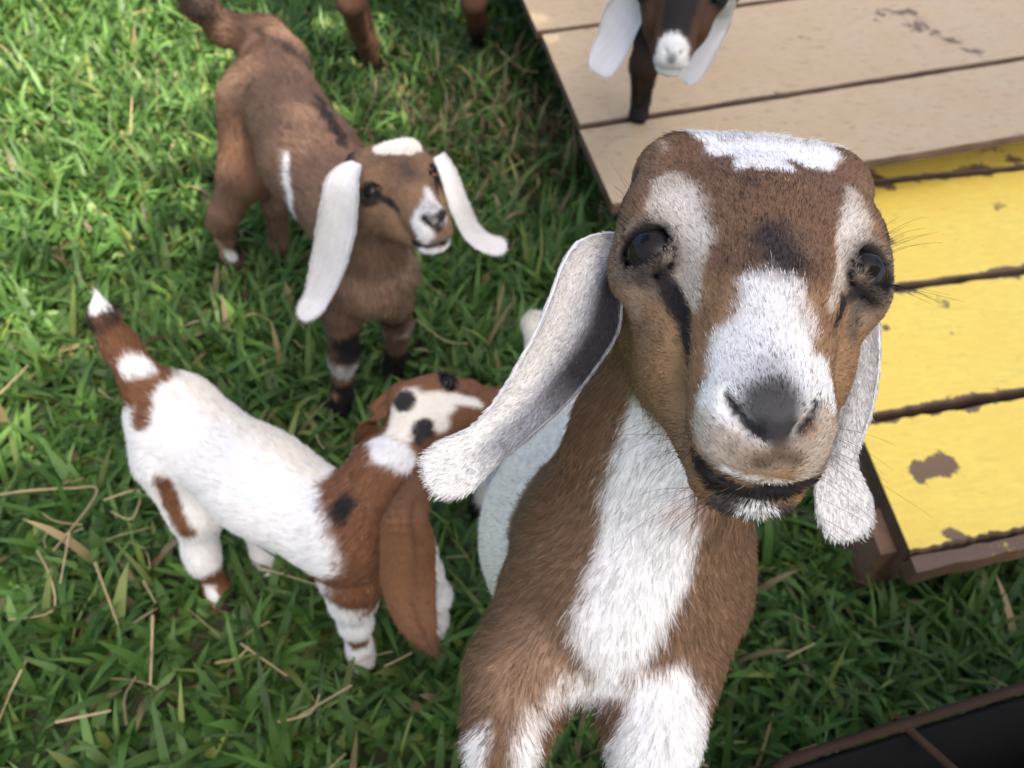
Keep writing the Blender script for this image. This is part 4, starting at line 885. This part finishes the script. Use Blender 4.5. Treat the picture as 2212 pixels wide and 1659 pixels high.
def black_faced_kid():
    """black faced kid stepping over the tan platform towards the viewer"""
    B = Sdf(); zp = .2
    hd = Head(pd(1480, -48, .80), CAMR@rot('z', math.radians(-9))@rot('y', math.radians(-5))@rot('x', -math.radians(10)), .0092)
    hoof = pz(1380, 246, zp+.013); fwd = unit((pz(1380, 246, zp)-pz(1440, -150, zp))*V(1, 1, 0)); lat = unit(np.cross(fwd, V(0, 0, 1))); lat = lat if lat@rt > 0 else -lat
    elbow = pd(1410, 30, .985); chest = elbow-fwd*.05+lat*.045+V(0, 0, .035); hip = chest-fwd*.30; DK = BLACK*1.3
    B.chain([(chest, .056), ((chest+hip)/2, .062), (hip, .056)], .03, -fwd)
    hd.grow(B, chest, .045, ((chest+hd.w(0, 1, -5))/2, .034))
    limb(B, [(elbow+V(0, 0, .02), .026), (elbow, .020), (pd(1392, 140, 1.02), .0150), (pz(1385, 210, zp+.04), .0128), (hoof, .0165)])
    for a, b in ((-.27, .085), (-.40, 0), (-.42, .085)):
        h2 = hoof+fwd*a+lat*b; limb(B, [(V(h2[0], h2[1], chest[2]-.01), .032), (h2+V(0, 0, .11)-fwd*(.02 if a < -.2 else 0), .018), (h2+V(0, 0, .04), .0125), (h2, .015)])
    B.chain([(hip, .03), (hip-fwd*.07+V(0, 0, .04), .02), (hip-fwd*.1+V(0, 0, .09), .01)], .02)
    hp = lambda *a, **k: headpaint(hd, *a, **k)
    sp = [spot(DK, [elbow, hoof], .035, .01), hp(V(.065, .032, .018), [(0, 0, -3), (0, -6, -3)], 6, .6), hp(DK, [(0, 1.5, 0), (0, -2.6, .6), (0, -4.6, 0)], [1.9, 1.9, 1.6], .35, .25), hp(DK, [(2.8, 3.4, -1.0)], 1.3, .4),
          hp(WH, [(0, -1.4, .8), (.8, -.4, .7)], [.5, .55], .15, .25), hp(WH, [(0, .2, .7)], .7, .15, .2), hp(DK, [(3.7, -.3, -1.8)], 1.4, .2),
          hp(WH*.85, [(0, -6.9, -1.2), (0, -7.2, -3)], [1.7, 2.2], .3, .3), hp(GREY, [(0, -7.4, -1.7)], .6, .3)]
    cz = -fw; ec = plain_ear(V(.72, .72, .76), GREY*2.5)
    e1 = dict(loft=dict(c=[hd.w(-3.6, 1.2, -3.6), hd.w(-4.6, .6, -3.8), pd(1348, 30, .86), pd(1325, 90, .88), pd(1290, 162, .90)], w=[.010, .0175, .0205, .0190, .0165], side=[rt, rt-up*.2, rt*.9-up*.4, rt*.85-up*.5], nrm=[cz, cz], cup=[.5, .4, .4, .3]), col=ec, len=.004)
    e2 = dict(loft=dict(c=[hd.w(3.6, 1.2, -3.6), hd.w(4.4, .4, -4.2), pd(1548, 40, .90), pd(1520, 105, .92), pd(1480, 182, .94)], w=[.010, .015, .0165, .0150, .0135], side=[rt, rt, rt*.9-up*.4], nrm=[cz, cz], cup=[.5, .4, .3]), col=ec, len=.004)
    finish('goat_kid', 'black faced kid with white star and white ears stepping over tan planks', B, .0034, V(.045, .024, .015), sp, [e1, e2], [hd], int(45000*S_), (hoof[0], hoof[1], zp), 'goat kids', seed=34, lift=.22, rad=.00022, bodylen=.009, headlen=.38, npt=4)

def legs_only_goat():
    """russet goat beyond the frame; only two lower legs come into view"""
    B = Sdf(); a, b = pz(807, 143, .014), pz(1036, 92, .014); d = unit((b-a)*V(1, 1, 0)); n = unit(V(-d[1], d[0], 0)); n = n if n[1] > 0 else -n
    for h, kn, tp in ((a, pz(783, 85, .10), pz(757, 5, .22)), (b, pz(1027, 55, .10), pz(1022, 5, .17))):
        up_ = V(tp[0], tp[1], .40)
        for q in (0, 1):
            o = unit((h-CP)*V(1, 1, 0))*.10*q
            limb(B, [(up_+o+n*.02, .042), (tp+o, .024), (kn+o, .0185), (h*.8+kn*.2+o, .0145), (h+o, .019)])
    t1, t2 = V(*(a+n*.06)[:2], .44), V(*(b+n*.06)[:2], .44)
    B.chain([(t1-d*.04, .07), ((t1+t2)/2, .085), (t2+d*.05, .075)], .04, d)
    B.chain([(t1-d*.06+V(0, 0, .02), .05), (t1-d*.16+V(0, 0, .14), .04)], .03, -d); B.chain([(t2+d*.1+V(0, 0, .03), .025), (t2+d*.17+V(0, 0, .07), .012)], .02, d)
    hd = Head(t1-d*.2+V(0, 0, .19), np.stack([n, unit(d*.6+V(0, 0, .8)), np.cross(n, unit(d*.6+V(0, 0, .8)))], 1), .0075)
    hd.grow(B, t1-d*.14+V(0, 0, .12), .036)
    e = [dict(loft=dict(c=[hd.w(q*3.4, 1, -4), hd.w(q*5.5, -.5, -5), hd.w(q*6, -6, -6), hd.w(q*6, -11, -7)], w=[.01, .02, .022, .012], side=[d, d], nrm=[n*q, n*q], cup=[.4, .4]), col=plain_ear(RUSSET), len=.004) for q in (-1, 1)]
    sp = [spot(BLACK*1.4, [a], .035, .02), spot(BLACK*1.4, [b, pz(1030, 60, .1)-n*0], [.035, .02], .02)]
    finish('goat', 'russet brown goat of which only two legs show at the top', B, .0045, V(.115, .058, .034), sp, e, [hd], int(30000*S_), (a[0], a[1], 0), None, seed=44, lift=.22, rad=.00025, bodylen=.009, headlen=.38, npt=4)
brown_kid(); white_kid(); black_faced_kid(); legs_only_goat()
def build_step():
    a, b = pd(1046, 2880, .435), pd(1340, 2880, .435); z = min(a[2], b[2])-.0165; c = (a+b)/2
    root = empty('wooden_step', (c[0], c[1], 0), label='low wooden step under the forefeet of the closest kid', cat='step')
    for i, y in enumerate((-.135, -.035, .065)):
        y0 = c[1]+y-.045; prism('board', [V(c[0]-.2, y0, z), V(c[0]+.2, y0, z), V(c[0]+.2, y0+.093, z), V(c[0]-.2, y0+.093, z)], .02, M_WOODB, root, jit=.001, nseg=8, bev=.002, seed=60+i)
    for x in (-.17, .13): prism('support', [V(c[0]+x, c[1]-.17, z-.022), V(c[0]+x+.04, c[1]-.17, z-.022), V(c[0]+x+.04, c[1]+.10, z-.022), V(c[0]+x, c[1]+.10, z-.022)], z-.022, M_WOODD, root)
build_step()
def build_tree():  # unseen tree, added out of frame to cast the shade
    r = RES(21); cc = V(1.78, .92, 0)+to_sun*(4.3/to_sun[2])
    base = V(cc[0]+.5, cc[1]-.3, 0)
    root = empty('shade_tree', base, label='unseen leafy tree behind the viewer, added to shade the grass', cat='tree')
    tr = spline([base-V(0, 0, .1), base+V(.05, 0, 1.2), base+V(-.1, .1, 2.6), cc+V(0, 0, .2)], 14); vs, fs = tube(tr, np.linspace(.17, .06, 14), 10); VS = [vs]; FS = list(fs); off = len(vs)
    cl = []
    for k in range(80):
        d = r.normal(size=3); d = d/np.linalg.norm(d)*r.uniform(.35, 1)**.5*V(2.05, 2.0, 1.0); cl.append(cc+d)
        if k % 2 == 0:
            p = spline([tr[r.randint(8, 13)], (tr[12]+cc+d)/2+V(0, 0, .1), cc+d], 7); vs, fs = tube(p, np.linspace(.045, .012, 7), 6); VS.append(vs); FS += [tuple(x+off for x in f) for f in fs]; off += len(vs)
    mesh_obj('trunk', np.concatenate(VS), FS, M_BARK, root, smooth=True)
    n = 40000; ci = r.randint(0, len(cl), n); P = np.array(cl)[ci]+r.normal(0, 1, (n, 3))*V(.30, .30, .20)
    a = r.normal(size=(n, 3)); a[:, 2] *= .4; a /= np.linalg.norm(a, axis=1)[:, None]; b = np.cross(a, r.normal(size=(n, 3))*V(.4, .4, 1)); b /= np.linalg.norm(b, axis=1)[:, None]
    L, W_ = r.uniform(.055, .095, n)[:, None], r.uniform(.022, .038, n)[:, None]
    q = np.stack([P-a*L, P+b*W_, P+a*L, P-b*W_], 1).reshape(-1, 3); f = np.arange(4*n).reshape(n, 4)
    c = V(.05, .11, .025)*r.uniform(.6, 1.5, n)[:, None]; mesh_obj('crown', q, f, M_LEAF, root, cols=np.repeat(c, 4, 0))
build_tree()
